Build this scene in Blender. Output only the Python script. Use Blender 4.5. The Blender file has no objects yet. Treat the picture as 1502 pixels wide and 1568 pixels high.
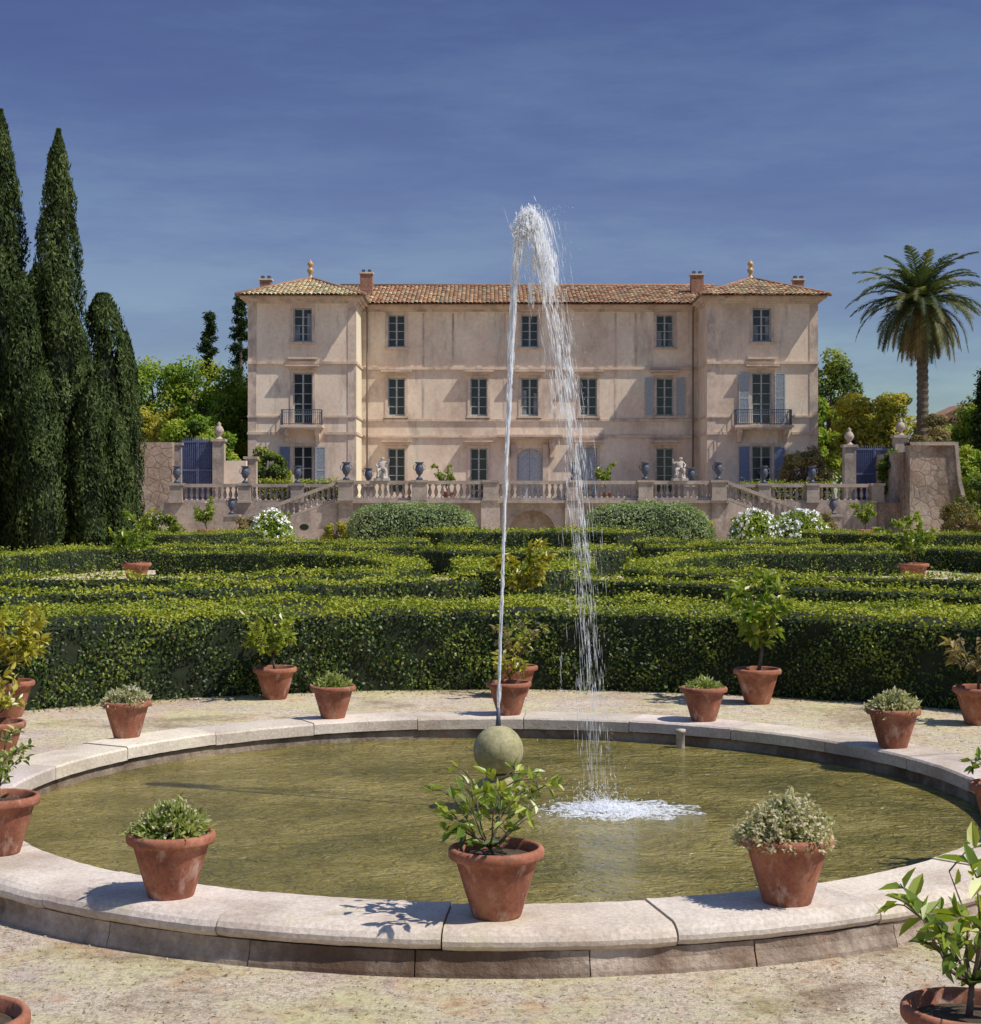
import bpy, math, random
import numpy as np
from mathutils import Vector
random.seed(7); R=np.random.default_rng(7)
sc=bpy.context.scene
sc.view_settings.view_transform='Standard'; sc.view_settings.look='None'; sc.view_settings.exposure=0
PI=math.pi
# ------------------------------------------------------------ materials
def newmat(name):
    m=bpy.data.materials.new(name); m.use_nodes=True
    nt=m.node_tree; nt.nodes.clear()
    return m,nt,nt.nodes,nt.links
def ramp(N,cols,pos=None):
    r=N.new('ShaderNodeValToRGB'); e=r.color_ramp.elements
    n=len(cols)
    if pos is None: pos=[i/(n-1) for i in range(n)]
    while len(e)<n: e.new(0.5)
    for i in range(n):
        e[i].position=pos[i]; e[i].color=(*cols[i],1)
    return r
def mixc(N,L,a,b,fac,mode='MIX'):
    x=N.new('ShaderNodeMix'); x.data_type='RGBA'; x.blend_type=mode
    for s,v in ((x.inputs[6],a),(x.inputs[7],b),(x.inputs[0],fac)):
        if isinstance(v,(int,float)): s.default_value=v
        elif isinstance(v,tuple): s.default_value=(*v,1)
        else: L.new(v,s)
    return x.outputs[2]
def stone(name,cols,scale=1.0,fine=30,rough=.85,bump=.3,stretch=(1,1,1),attr=False,stain=None,pos=None,rubble=0,bdist=.02,stain2=None,fc=.8,stain3=None):
    m,nt,N,L=newmat(name)
    tc=N.new('ShaderNodeTexCoord'); mp=N.new('ShaderNodeMapping'); mp.inputs[3].default_value=stretch
    L.new(tc.outputs['Object'],mp.inputs[0])
    n1=N.new('ShaderNodeTexNoise'); n1.inputs['Scale'].default_value=scale; n1.inputs['Detail'].default_value=8; n1.inputs['Roughness'].default_value=.65
    L.new(mp.outputs[0],n1.inputs[0])
    if pos is None:
        n=len(cols); pos=[.32+.36*i/(n-1) for i in range(n)]
    r=ramp(N,cols,pos); L.new(n1.outputs[0],r.inputs[0])
    n2=N.new('ShaderNodeTexNoise'); n2.inputs['Scale'].default_value=fine; n2.inputs['Detail'].default_value=6; n2.inputs['Roughness'].default_value=.7
    L.new(tc.outputs['Object'],n2.inputs[0])
    r2=ramp(N,[(.62,.6,.58),(1.12,1.12,1.12)],[.3,.68]); L.new(n2.outputs[0],r2.inputs[0])
    c=mixc(N,L,r.outputs[0],r2.outputs[0],fc,'MULTIPLY')
    h=n2.outputs[0]
    if rubble:
        v=N.new('ShaderNodeTexVoronoi'); v.feature='DISTANCE_TO_EDGE'; v.inputs['Scale'].default_value=rubble
        nd=N.new('ShaderNodeTexNoise'); nd.inputs['Scale'].default_value=2.5; L.new(tc.outputs['Object'],nd.inputs[0])
        vd=mixc(N,L,tc.outputs['Object'],nd.outputs[1],.12); L.new(vd,v.inputs[0])
        r3=ramp(N,[(.55,.49,.43),(1,1,1)],[0,.08]); L.new(v.outputs[0],r3.inputs[0])
        c=mixc(N,L,c,r3.outputs[0],.7,'MULTIPLY')
        ad=N.new('ShaderNodeMath'); ad.operation='ADD'; L.new(h,ad.inputs[0]); L.new(r3.outputs[0],ad.inputs[1]); h=ad.outputs[0]
    for st in (stain,stain2,stain3):
        if not st: continue
        n3=N.new('ShaderNodeTexNoise'); n3.inputs['Scale'].default_value=st[1]; n3.inputs['Detail'].default_value=7; n3.inputs['Roughness'].default_value=.7
        mp3=N.new('ShaderNodeMapping'); mp3.inputs[3].default_value=st[2]; mp3.inputs[1].default_value=(st[1]*3,7,st[1]); L.new(tc.outputs['Object'],mp3.inputs[0]); L.new(mp3.outputs[0],n3.inputs[0])
        r4=ramp(N,[(0,0,0),(.9,.9,.9)],[st[3],st[3]+.16]); L.new(n3.outputs[0],r4.inputs[0])
        c=mixc(N,L,c,st[0],r4.outputs[0])
    if attr:
        a=N.new('ShaderNodeAttribute'); a.attribute_name='Col'
        c=mixc(N,L,c,a.outputs[0],1.0,'MULTIPLY')
    p=N.new('ShaderNodeBsdfPrincipled'); p.inputs['Roughness'].default_value=rough
    p.inputs['Specular IOR Level'].default_value=.2
    L.new(c,p.inputs['Base Color'])
    b=N.new('ShaderNodeBump'); b.inputs['Strength'].default_value=bump; b.inputs['Distance'].default_value=bdist
    L.new(h,b.inputs['Height']); L.new(b.outputs[0],p.inputs['Normal'])
    o=N.new('ShaderNodeOutputMaterial'); L.new(p.outputs[0],o.inputs[0])
    return m
def plain(name,col,rough=.6,metal=0,var=.25,scale=12):
    m,nt,N,L=newmat(name)
    tc=N.new('ShaderNodeTexCoord'); n=N.new('ShaderNodeTexNoise'); n.inputs['Scale'].default_value=scale; n.inputs['Detail'].default_value=6
    L.new(tc.outputs['Object'],n.inputs[0])
    r=ramp(N,[tuple(c*(1-var) for c in col),tuple(min(1,c*(1+var)) for c in col)],[.35,.65]); L.new(n.outputs[0],r.inputs[0])
    p=N.new('ShaderNodeBsdfPrincipled'); p.inputs['Roughness'].default_value=rough; p.inputs['Metallic'].default_value=metal
    L.new(r.outputs[0],p.inputs['Base Color']); o=N.new('ShaderNodeOutputMaterial'); L.new(p.outputs[0],o.inputs[0]); return m
def leafmat(name,trans=.35,gloss=.02,gr=.6):
    m,nt,N,L=newmat(name)
    a=N.new('ShaderNodeAttribute'); a.attribute_name='Col'
    d=N.new('ShaderNodeBsdfDiffuse'); t=N.new('ShaderNodeBsdfTranslucent'); g=N.new('ShaderNodeBsdfGlossy'); g.inputs['Roughness'].default_value=gr
    L.new(a.outputs[0],d.inputs[0])
    tcol=mixc(N,L,a.outputs[0],(1.3,1.35,.5),1.0,'MULTIPLY'); L.new(tcol,t.inputs[0])
    m1=N.new('ShaderNodeMixShader'); m1.inputs[0].default_value=trans; L.new(d.outputs[0],m1.inputs[1]); L.new(t.outputs[0],m1.inputs[2])
    m2=N.new('ShaderNodeMixShader'); m2.inputs[0].default_value=gloss; L.new(m1.outputs[0],m2.inputs[1]); L.new(g.outputs[0],m2.inputs[2])
    o=N.new('ShaderNodeOutputMaterial'); L.new(m2.outputs[0],o.inputs[0]); return m
def attrmat(name,rough=.8,bump=.2):
    m,nt,N,L=newmat(name)
    a=N.new('ShaderNodeAttribute'); a.attribute_name='Col'
    tc=N.new('ShaderNodeTexCoord'); n=N.new('ShaderNodeTexNoise'); n.inputs['Scale'].default_value=3; n.inputs['Detail'].default_value=8
    L.new(tc.outputs['Object'],n.inputs[0]); r=ramp(N,[(.6,.58,.52),(1.15,1.1,1.05)],[.35,.65]); L.new(n.outputs[0],r.inputs[0])
    c=mixc(N,L,a.outputs[0],r.outputs[0],1,'MULTIPLY')
    p=N.new('ShaderNodeBsdfPrincipled'); p.inputs['Roughness'].default_value=rough; L.new(c,p.inputs['Base Color'])
    o=N.new('ShaderNodeOutputMaterial'); L.new(p.outputs[0],o.inputs[0]); return m

M_leaf=leafmat('foliage_leaf')
M_leafh=leafmat('box_hedge_leaf',.25,.03,.5)
M_leafp=leafmat('citrus_leaf',.35,.05,.4)
M_leafd=leafmat('conifer_leaf',.15,.01)
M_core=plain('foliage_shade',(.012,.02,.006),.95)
M_bark=stone('bark',[(.09,.07,.05),(.2,.16,.12)],6,40,.9,.5)
M_facade=stone('facade_render',[(.50,.39,.30),(.71,.56,.44),(.80,.66,.52),(.87,.75,.60)],.24,5,.9,.10,(1,1,.7),stain=((.40,.31,.26),.8,(1.0,1.0,.30),.53),stain2=((.56,.57,.46),.5,(1,1,.5),.57),fc=.42,stain3=((.33,.27,.23),1.3,(1.5,1.5,.14),.585))
M_side=stone('sunlit_side_render',[(.70,.62,.44),(.80,.72,.53)],.5,9,.9,.12,fc=.4)  # lit copy of the facade render; sun's warm brightness is in the colour
M_trim=stone('limestone_trim',[(.48,.38,.30),(.65,.51,.41),(.72,.59,.47)],1.2,14,.88,.2,stain=((.31,.26,.23),1.6,(1,1,.4),.51),fc=.5)
M_glass=plain('window_glass',(.03,.035,.04),.12)
M_glassL=plain('curtained_glass',(.16,.18,.20),.3,0,.5,2)
M_frame=plain('window_frame_paint',(.42,.43,.41),.6)
M_shut=plain('shutter_grey_blue',(.38,.41,.44),.75)
M_shutd=plain('shutter_blue',(.17,.21,.32),.7)
M_iron=plain('wrought_iron',(.06,.08,.12),.5)
M_zinc=plain('zinc_downpipe',(.22,.17,.14),.6)
M_tile=attrmat('roof_tile')
M_brick=stone('chimney_brick',[(.26,.14,.10),(.40,.24,.17)],3,12,.9,.3,rubble=5)
M_terr=stone('terrace_stone',[(.26,.21,.18),(.46,.37,.31),(.60,.49,.42)],.7,8,.92,.4,stain=((.15,.13,.12),1.1,(1,1,.3),.52),stain2=((.25,.24,.15),.8,(1,1,.6),.6))
M_bal=stone('balustrade_stone',[(.30,.25,.21),(.52,.43,.37)],1.6,14,.92,.3,stain=((.17,.15,.14),1.3,(1,1,.6),.56))
M_rub=stone('rubble_stone',[(.24,.15,.10),(.42,.31,.24),(.55,.46,.38)],.6,8,.95,.5,rubble=2.2,bdist=.035,stain=((.15,.12,.09),.8,(1,1,.4),.52))
M_rim=stone('basin_capstone',[(.46,.38,.32),(.67,.59,.52),(.78,.70,.62)],1.4,42,.88,.5,attr=True,stain=((.48,.44,.28),1.9,(1,1,1),.56),bdist=.010,stain2=((.33,.27,.21),4,(1,1,1),.61),stain3=((.54,.47,.40),9,(1,1,1),.56))
M_base=stone('basin_wall_stone',[(.20,.14,.10),(.42,.34,.28),(.56,.48,.41)],2.0,26,.92,.8,attr=True,stain=((.13,.08,.055),1.2,(1,1,.6),.50),bdist=.018,stain2=((.44,.24,.14),2.2,(1,1,.5),.59))
M_ball=stone('mossy_stone',[(.20,.19,.09),(.36,.33,.18),(.48,.43,.28)],6,50,.9,.5,bdist=.006)
M_pot=stone('terracotta',[(.20,.075,.05),(.35,.14,.085),(.46,.22,.135)],4.5,50,.9,.35,stain=((.54,.38,.30),7,(1,1,.6),.54),bdist=.004,stain2=((.14,.09,.06),5,(1,1,.5),.58))
M_soil=stone('potting_soil',[(.05,.035,.025),(.12,.09,.06)],20,60,.95,.6)
M_urn=plain('lead_urn',(.07,.08,.11),.55)
M_statue=stone('statue_stone',[(.42,.37,.32),(.6,.55,.5)],5,20,.9,.2)
M_gate=plain('gate_blue_paint',(.10,.12,.22),.65)
M_white=plain('white_flower',(.85,.85,.80),.7,0,.1)
def ground_mat():
    m,nt,N,L=newmat('gravel_ground')
    tc=N.new('ShaderNodeTexCoord')
    def noise(s,d=8,r=.65):
        n=N.new('ShaderNodeTexNoise'); n.inputs['Scale'].default_value=s; n.inputs['Detail'].default_value=d; n.inputs['Roughness'].default_value=r
        L.new(tc.outputs['Object'],n.inputs[0]); return n.outputs[0]
    a=noise(.45); r=ramp(N,[(.46,.38,.29),(.64,.55,.43),(.54,.44,.38),(.66,.57,.48)],[.35,.47,.56,.66]); L.new(a,r.inputs[0])
    f=noise(55,5,.8); r2=ramp(N,[(.40,.35,.30),(1.0,1.0,1.0),(1.35,1.33,1.28)],[.33,.5,.68]); L.new(f,r2.inputs[0])
    c=mixc(N,L,r.outputs[0],r2.outputs[0],1,'MULTIPLY')
    g=noise(2.2,9,.8); r3=ramp(N,[(0,0,0),(.8,.8,.8)],[.52,.64]); L.new(g,r3.inputs[0])
    c=mixc(N,L,c,(.56,.32,.18),r3.outputs[0])
    g2=noise(1.0,10,.8); r5=ramp(N,[(0,0,0),(.75,.75,.75)],[.46,.59]); L.new(g2,r5.inputs[0])
    c=mixc(N,L,c,(.58,.54,.28),r5.outputs[0])
    g4=noise(.9,8,.75); r7=ramp(N,[(.66,.60,.56),(1,1,1)],[.35,.48]); L.new(g4,r7.inputs[0]); c=mixc(N,L,c,r7.outputs[0],1,'MULTIPLY')
    f3=noise(16,6,.8); r6=ramp(N,[(.62,.58,.52),(1.08,1.08,1.08)],[.36,.54]); L.new(f3,r6.inputs[0]); c=mixc(N,L,c,r6.outputs[0],1,'MULTIPLY')
    p=N.new('ShaderNodeBsdfPrincipled'); p.inputs['Roughness'].default_value=.95; p.inputs['Specular IOR Level'].default_value=.1; L.new(c,p.inputs['Base Color'])
    b=N.new('ShaderNodeBump'); b.inputs['Strength'].default_value=.9; b.inputs['Distance'].default_value=.018; L.new(f,b.inputs['Height']); L.new(b.outputs[0],p.inputs['Normal'])
    o=N.new('ShaderNodeOutputMaterial'); L.new(p.outputs[0],o.inputs[0]); return m
M_ground=ground_mat()
def water_mat():
    m,nt,N,L=newmat('murky_pond_water')
    tc=N.new('ShaderNodeTexCoord'); mp=N.new('ShaderNodeMapping'); mp.inputs[3].default_value=(1,1.5,1); mp.inputs[2].default_value=(0,0,.3)
    L.new(tc.outputs['Object'],mp.inputs[0])
    n=N.new('ShaderNodeTexNoise'); n.inputs['Scale'].default_value=3.2; n.inputs['Detail'].default_value=5; n.inputs['Distortion'].default_value=1.2; L.new(mp.outputs[0],n.inputs[0])
    n2=N.new('ShaderNodeTexNoise'); n2.inputs['Scale'].default_value=10; n2.inputs['Detail'].default_value=3; n2.inputs['Distortion'].default_value=1.8; L.new(mp.outputs[0],n2.inputs[0])
    n3=N.new('ShaderNodeTexNoise'); n3.inputs['Scale'].default_value=.7; n3.inputs['Detail'].default_value=7; n3.inputs['Roughness'].default_value=.65; L.new(mp.outputs[0],n3.inputs[0])
    r=ramp(N,[(.12,.105,.024),(.20,.163,.042),(.29,.235,.075)],[.38,.5,.62]); L.new(n3.outputs[0],r.inputs[0])
    def ma(op,a,b):
        x=N.new('ShaderNodeMath'); x.operation=op
        for s,v in ((x.inputs[0],a),(x.inputs[1],b)):
            if isinstance(v,(int,float)): s.default_value=v
            else: L.new(v,s)
        return x.outputs[0]
    h=ma('ADD',n.outputs[0],ma('MULTIPLY',n2.outputs[0],.55))
    b=N.new('ShaderNodeBump'); b.inputs['Strength'].default_value=1; b.inputs['Distance'].default_value=.10; L.new(h,b.inputs['Height'])
    p=N.new('ShaderNodeBsdfPrincipled'); p.inputs['Roughness'].default_value=.10; p.inputs['IOR'].default_value=1.33; p.inputs['Specular IOR Level'].default_value=.38
    L.new(r.outputs[0],p.inputs['Base Color']); L.new(b.outputs[0],p.inputs['Normal'])
    o=N.new('ShaderNodeOutputMaterial'); L.new(p.outputs[0],o.inputs[0]); return m
M_water=water_mat()
def jet_mat(name,tr):
    m,nt,N,L=newmat(name)
    p=N.new('ShaderNodeBsdfDiffuse'); p.inputs[0].default_value=(.97,.98,1,1)
    tl=N.new('ShaderNodeBsdfTranslucent'); tl.inputs[0].default_value=(.97,.98,1,1)
    t=N.new('ShaderNodeBsdfTransparent'); x=N.new('ShaderNodeMixShader'); x.inputs[0].default_value=.5; L.new(p.outputs[0],x.inputs[1]); L.new(tl.outputs[0],x.inputs[2])
    y=N.new('ShaderNodeMixShader'); y.inputs[0].default_value=tr; L.new(x.outputs[0],y.inputs[1]); L.new(t.outputs[0],y.inputs[2])
    o=N.new('ShaderNodeOutputMaterial'); L.new(y.outputs[0],o.inputs[0]); return m
M_jet=jet_mat('water_spray',.3); M_foam=jet_mat('water_foam',.15); M_mist=jet_mat('water_mist',.62)

# ------------------------------------------------------------ mesh helpers
def link(o,parent=None):
    sc.collection.objects.link(o)
    if parent: o.parent=parent
    return o
def empty(name,loc=(0,0,0)):
    e=bpy.data.objects.new(name,None); e.location=loc; e.empty_display_size=.2; sc.collection.objects.link(e); return e
def npmesh(name,V,F,mats,cols=None,parent=None,loc=(0,0,0),smooth=False,midx=None):
    V=np.asarray(V,dtype=np.float32)-np.asarray(loc,dtype=np.float32); F=np.asarray(F,dtype=np.int32); k=F.shape[1]
    me=bpy.data.meshes.new(name); me.vertices.add(len(V)); me.vertices.foreach_set('co',V.ravel())
    me.loops.add(F.size); me.loops.foreach_set('vertex_index',F.ravel())
    me.polygons.add(len(F)); me.polygons.foreach_set('loop_start',np.arange(0,F.size,k,dtype=np.int32))
    me.polygons.foreach_set('loop_total',np.full(len(F),k,dtype=np.int32))
    if midx is not None: me.polygons.foreach_set('material_index',np.asarray(midx,dtype=np.int32))
    me.polygons.foreach_set('use_smooth',np.full(len(F),smooth))
    for m in mats: me.materials.append(m)
    if cols is not None:
        a=me.attributes.new('Col','FLOAT_COLOR','POINT'); c=np.ones((len(V),4),dtype=np.float32); c[:,:3]=cols; a.data.foreach_set('color',c.ravel())
    me.update(calc_edges=True); me.validate()
    o=bpy.data.objects.new(name,me); o.location=loc; return link(o,parent)
class B:
    def __init__(s): s.v=[];s.f=[];s.m=[];s.s=[];s.c=[];s.cc=(1,1,1)
    def add(s,vs,fs,m=0,sm=False):
        n=len(s.v); s.v+=[tuple(p) for p in vs]; s.c+=[s.cc]*len(vs)
        for f in fs: s.f.append(tuple(n+i for i in f)); s.m.append(m); s.s.append(sm)
    def box(s,x0,x1,y0,y1,z0,z1,m=0):
        s.add([(x0,y0,z0),(x1,y0,z0),(x1,y1,z0),(x0,y1,z0),(x0,y0,z1),(x1,y0,z1),(x1,y1,z1),(x0,y1,z1)],
              [(0,3,2,1),(4,5,6,7),(0,1,5,4),(1,2,6,5),(2,3,7,6),(3,0,4,7)],m)
    def quad(s,a,b,c,d,m=0): s.add([a,b,c,d],[(0,1,2,3)],m)
    def lathe(s,prof,cx,cy,z,seg=12,m=0,sm=True,sx=1):
        vs=[];fs=[];n=len(prof)
        for i in range(seg):
            a=2*PI*i/seg
            for r,h in prof: vs.append((cx+r*math.cos(a)*sx,cy+r*math.sin(a)*sx,z+h))
        for i in range(seg):
            j=(i+1)%seg
            for k in range(n-1): fs.append((i*n+k,j*n+k,j*n+k+1,i*n+k+1))
        s.add(vs,fs,m,sm)
    def tube(s,pts,rad,seg=6,m=0,sm=True):
        vs=[];fs=[];n=len(pts)
        for i,p in enumerate(pts):
            p=Vector(p); a=Vector(pts[max(0,i-1)]); b=Vector(pts[min(n-1,i+1)]); t=(b-a).normalized()
            u=t.cross(Vector((0,0,1)) if abs(t.z)<.9 else Vector((1,0,0))).normalized(); w=t.cross(u)
            for k in range(seg):
                q=p+(u*math.cos(2*PI*k/seg)+w*math.sin(2*PI*k/seg))*rad[i]; vs.append(tuple(q))
        for i in range(n-1):
            for k in range(seg):
                l=(k+1)%seg; fs.append((i*seg+k,i*seg+l,(i+1)*seg+l,(i+1)*seg+k))
        fs.append(tuple(range(seg))[::-1]); fs.append(tuple((n-1)*seg+k for k in range(seg)))
        s.add(vs,fs,m,sm)
    def prismY(s,prof,y0,y1,m=0):
        n=len(prof); vs=[(x,y0,z) for x,z in prof]+[(x,y1,z) for x,z in prof]
        fs=[tuple(range(n)),tuple(range(2*n-1,n-1,-1))]+[(i,i+n,(i+1)%n+n,(i+1)%n) for i in range(n)]
        s.add(vs,fs,m)
    def obj(s,name,mats,parent=None,loc=(0,0,0),col=False):
        me=bpy.data.meshes.new(name)
        me.from_pydata([(x-loc[0],y-loc[1],z-loc[2]) for x,y,z in s.v],[],s.f)
        for m in mats: me.materials.append(m)
        me.polygons.foreach_set('material_index',s.m); me.polygons.foreach_set('use_smooth',s.s)
        if col:
            a=me.attributes.new('Col','FLOAT_COLOR','POINT')
            a.data.foreach_set('color',np.array([(*c,1) for c in s.c],dtype=np.float32).ravel())
        me.update(); o=bpy.data.objects.new(name,me); o.location=loc; return link(o,parent)
def nrm(a): return a/np.maximum(np.linalg.norm(a,axis=1,keepdims=True),1e-6)
def leaves(P,Nn,L,W,jit=.8,up=None):
    n=len(P); Nn=nrm(Nn+R.normal(0,jit,(n,3)))
    d=R.normal(0,1,(n,3)) if up is None else np.asarray(up)+R.normal(0,.35,(n,3))
    b=nrm(np.cross(Nn,d)); t=nrm(np.cross(b,Nn))
    L=(np.asarray(L)*R.uniform(.6,1.3,n))[:,None]; W=(np.asarray(W)*R.uniform(.6,1.3,n))[:,None]
    V=np.stack([P-t*L/2,P+b*W/2,P+t*L/2,P-b*W/2],1).reshape(-1,3)
    return V,np.arange(n*4).reshape(-1,4)
def cn(p,f=1.0):
    x,y,z=p[:,0]*f,p[:,1]*f,p[:,2]*f
    return (np.sin(2.1*x+1.3*y+.7)+np.sin(-1.7*x+2.6*z+2.1)+np.sin(1.9*y-2.3*z+.3)+np.sin(3.7*x+3.1*z-2.9*y))/3
def pal(P,cols,bias=0,f=1.0,var=.25):
    cols=np.array(cols); t=np.clip(.5+bias+.25*cn(P,f)+R.normal(0,var,len(P)),0,.999)*(len(cols)-1)
    i=t.astype(int); fr=(t-i)[:,None]; c=cols[i]*(1-fr)+cols[np.minimum(i+1,len(cols)-1)]*fr
    return c
HEDGE=[(.020,.038,.008),(.055,.098,.016),(.15,.205,.023),(.34,.36,.035)]
BRIGHT=[(.05,.10,.014),(.13,.22,.02),(.23,.32,.03),(.36,.38,.045)]
YEL=[(.10,.11,.015),(.24,.24,.03),(.38,.34,.04),(.48,.42,.07)]
DARK=[(.014,.028,.010),(.03,.055,.017),(.06,.09,.03)]
CYP=[(.014,.024,.008),(.034,.055,.017),(.065,.095,.028),(.11,.145,.045)]
PALE=[(.14,.17,.07),(.30,.31,.16),(.48,.47,.32),(.62,.58,.45)]
OLV=[(.10,.09,.04),(.2,.16,.07),(.3,.23,.09)]

# ------------------------------------------------------------ hedges
def hedge(name,pts,w,h,L,dens,cols=HEDGE,z0=0,sub=None):
    pts=np.array(pts,float)
    d=np.linalg.norm(np.diff(pts,axis=0),axis=1); cum=np.concatenate([[0],np.cumsum(d)]); T=cum[-1]
    ns=max(2,int(T/.4)); tt=np.linspace(0,T,ns+1)
    C=np.stack([np.interp(tt,cum,pts[:,0]),np.interp(tt,cum,pts[:,1])],1)
    tg=np.gradient(C,axis=0); tg=tg/np.linalg.norm(tg,axis=1,keepdims=True); nn=np.stack([-tg[:,1],tg[:,0]],1)
    wi=w-2*L*1.0; hi=h-L*.8
    V=[];F=[]
    for i in range(ns+1):
        for sx,z in ((-.5,0),(-.5,hi*.93),(-.38,hi),(.38,hi),(.5,hi*.93),(.5,0)):
            V.append((C[i,0]+nn[i,0]*wi*sx,C[i,1]+nn[i,1]*wi*sx,z0+z))
    for i in range(ns):
        for k in range(5): F.append((i*6+k,i*6+k+1,(i+1)*6+k+1,(i+1)*6+k))
    F.append((0,1,2,3)); F.append((0,3,4,5)); e=ns*6; F.append((e+3,e+2,e+1,e)); F.append((e+5,e+4,e+3,e))
    nc=len(V)
    per=2*h+w; n=int(T*per*dens); t=R.uniform(0,T,n); q=R.uniform(0,per,n)
    cx=np.interp(t,tt,C[:,0]); cy=np.interp(t,tt,C[:,1]); nx=np.interp(t,tt,nn[:,0]); ny=np.interp(t,tt,nn[:,1])
    left=q<h; right=(q>=h)&(q<2*h)
    s=np.where(left,-.5*w,np.where(right,.5*w,(q-2*h)-.5*w)); z=np.where(left,q,np.where(right,q-h,h))
    rr=.1*h; ed=np.clip((z-(h-rr))/rr,0,1)*(left|right); s=s*(1-.08*ed)
    top=~(left|right)
    wav=.04*np.sin(t*1.3)+.03*np.sin(t*3.7+1)+.02*np.sin(t*7.9+s*5)
    bx=np.where(top,0,np.sign(s))
    bulge=.035*np.sin(t*2.9+z*4)+.025*np.sin(t*6.1-z*7)+.02*np.sin(t*11.3+z*13)
    s=s+bx*bulge*min(1,w)
    P=np.stack([cx+nx*s,cy+ny*s,z0+z+wav*top],1); Nn=np.stack([nx*bx,ny*bx,np.where(top,1.0,.15)],1)
    P+=R.normal(0,L*.5,(n,3))
    sh=top&(R.random(n)<.08); P[sh,2]+=R.uniform(0,L*2.0,sh.sum())
    ne=int(2*w*h*dens); ee=R.integers(0,2,ne); s2=R.uniform(-.5,.5,ne)*w; z2=R.uniform(0,h,ne)
    ix=np.where(ee==0,0,ns); sg=np.where(ee==0,-1,1)
    P2=np.stack([C[ix,0]+nn[ix,0]*s2,C[ix,1]+nn[ix,1]*s2,z0+z2],1)+R.normal(0,L*.4,(ne,3)); N2=np.stack([tg[ix,0]*sg,tg[ix,1]*sg,np.zeros(ne)],1)
    P=np.concatenate([P,P2]);Nn=np.concatenate([Nn,N2])
    LV,LF=leaves(P,Nn,L,L*.62,.55)
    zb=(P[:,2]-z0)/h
    # fresh growth on clipped top and shoulder; sunlit tops, shaded sides also painted in
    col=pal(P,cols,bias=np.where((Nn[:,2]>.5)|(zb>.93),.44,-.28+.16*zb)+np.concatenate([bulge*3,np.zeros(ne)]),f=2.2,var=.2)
    dry=R.random(len(P))<.014; col[dry]=(.20,.14,.06)
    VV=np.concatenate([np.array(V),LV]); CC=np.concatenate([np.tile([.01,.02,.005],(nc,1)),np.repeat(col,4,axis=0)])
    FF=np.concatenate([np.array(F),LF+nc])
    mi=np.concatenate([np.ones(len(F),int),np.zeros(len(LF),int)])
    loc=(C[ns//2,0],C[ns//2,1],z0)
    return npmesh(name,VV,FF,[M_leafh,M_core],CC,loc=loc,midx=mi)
BX,BY=.055,11.4
def arc(r,a0,a1,n=60): return [(BX+r*math.cos(math.radians(a)),BY+r*math.sin(math.radians(a))) for a in np.linspace(a0,a1,n)]
hedge('clipped_box_hedge',arc(7.85,12,168),1.05,.92,.042,1600)
hedge('clipped_box_hedge',arc(11.6,28,152),.7,.76,.05,850)
def ax(Y): return .055+.03*(Y-11.4)
def mirror(pts): return [(2*ax(y)-x,y) for x,y in pts]
rows=[
 ([(-14,24.4),(-8.4,24.9),(-6.5,26.4),(-4,28.3),(-1.9,30.0),(-.3,30.6)],.7,.70),
 ([(-14,30.4),(-8,31.0),(-4.6,32.4),(-2.6,33.8),(-1.7,35.8),(-1.9,38),(-2.9,41.5),(-3.9,44.3),(-5.2,45.3),(-9.3,45.8)],.7,.68),
 ([(-19,40.5),(-13.2,42.0),(-11.7,48.9),(-9.9,49.6),(-4.5,49.8),(-2.4,50.5)],.9,.70),
 ([(-8.5,56),(-4.5,56.2),(-2.2,56.8)],.9,.70),
 ([(-20,62),(-12,62.5),(-9.5,66)],1.0,.8),
]
for p,w,h in rows:
    hedge('clipped_box_hedge',p,w,h,.07,420)
    hedge('clipped_box_hedge',mirror(p),w,h,.07,420)
hedge('clipped_box_hedge',[(-2.2,58.6),(-1.2,59.6),(1.3,60),(4.0,59.6),(5.0,58.6)],1.6,.98,.09,260)
hedge('clipped_box_hedge',[(-1.5,46.5),(-.6,45.2),(1.0,44.6),(2.7,45.2),(3.6,46.5)],1.2,.76,.08,330)
hedge('clipped_box_hedge',[(-.5,40),(-.2,36.5),(.8,35.2),(1.8,36.5),(2.1,40)],.9,.64,.075,400)
hedge('clipped_box_hedge',[(-14.0,88),(-8.0,88)],1.0,1.15,.12,160,YEL[:2]+BRIGHT[2:],1.9)
hedge('clipped_box_hedge',[(13.5,88),(18.4,88)],1.0,1.0,.12,160,YEL[:2]+BRIGHT[2:],1.9)

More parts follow.
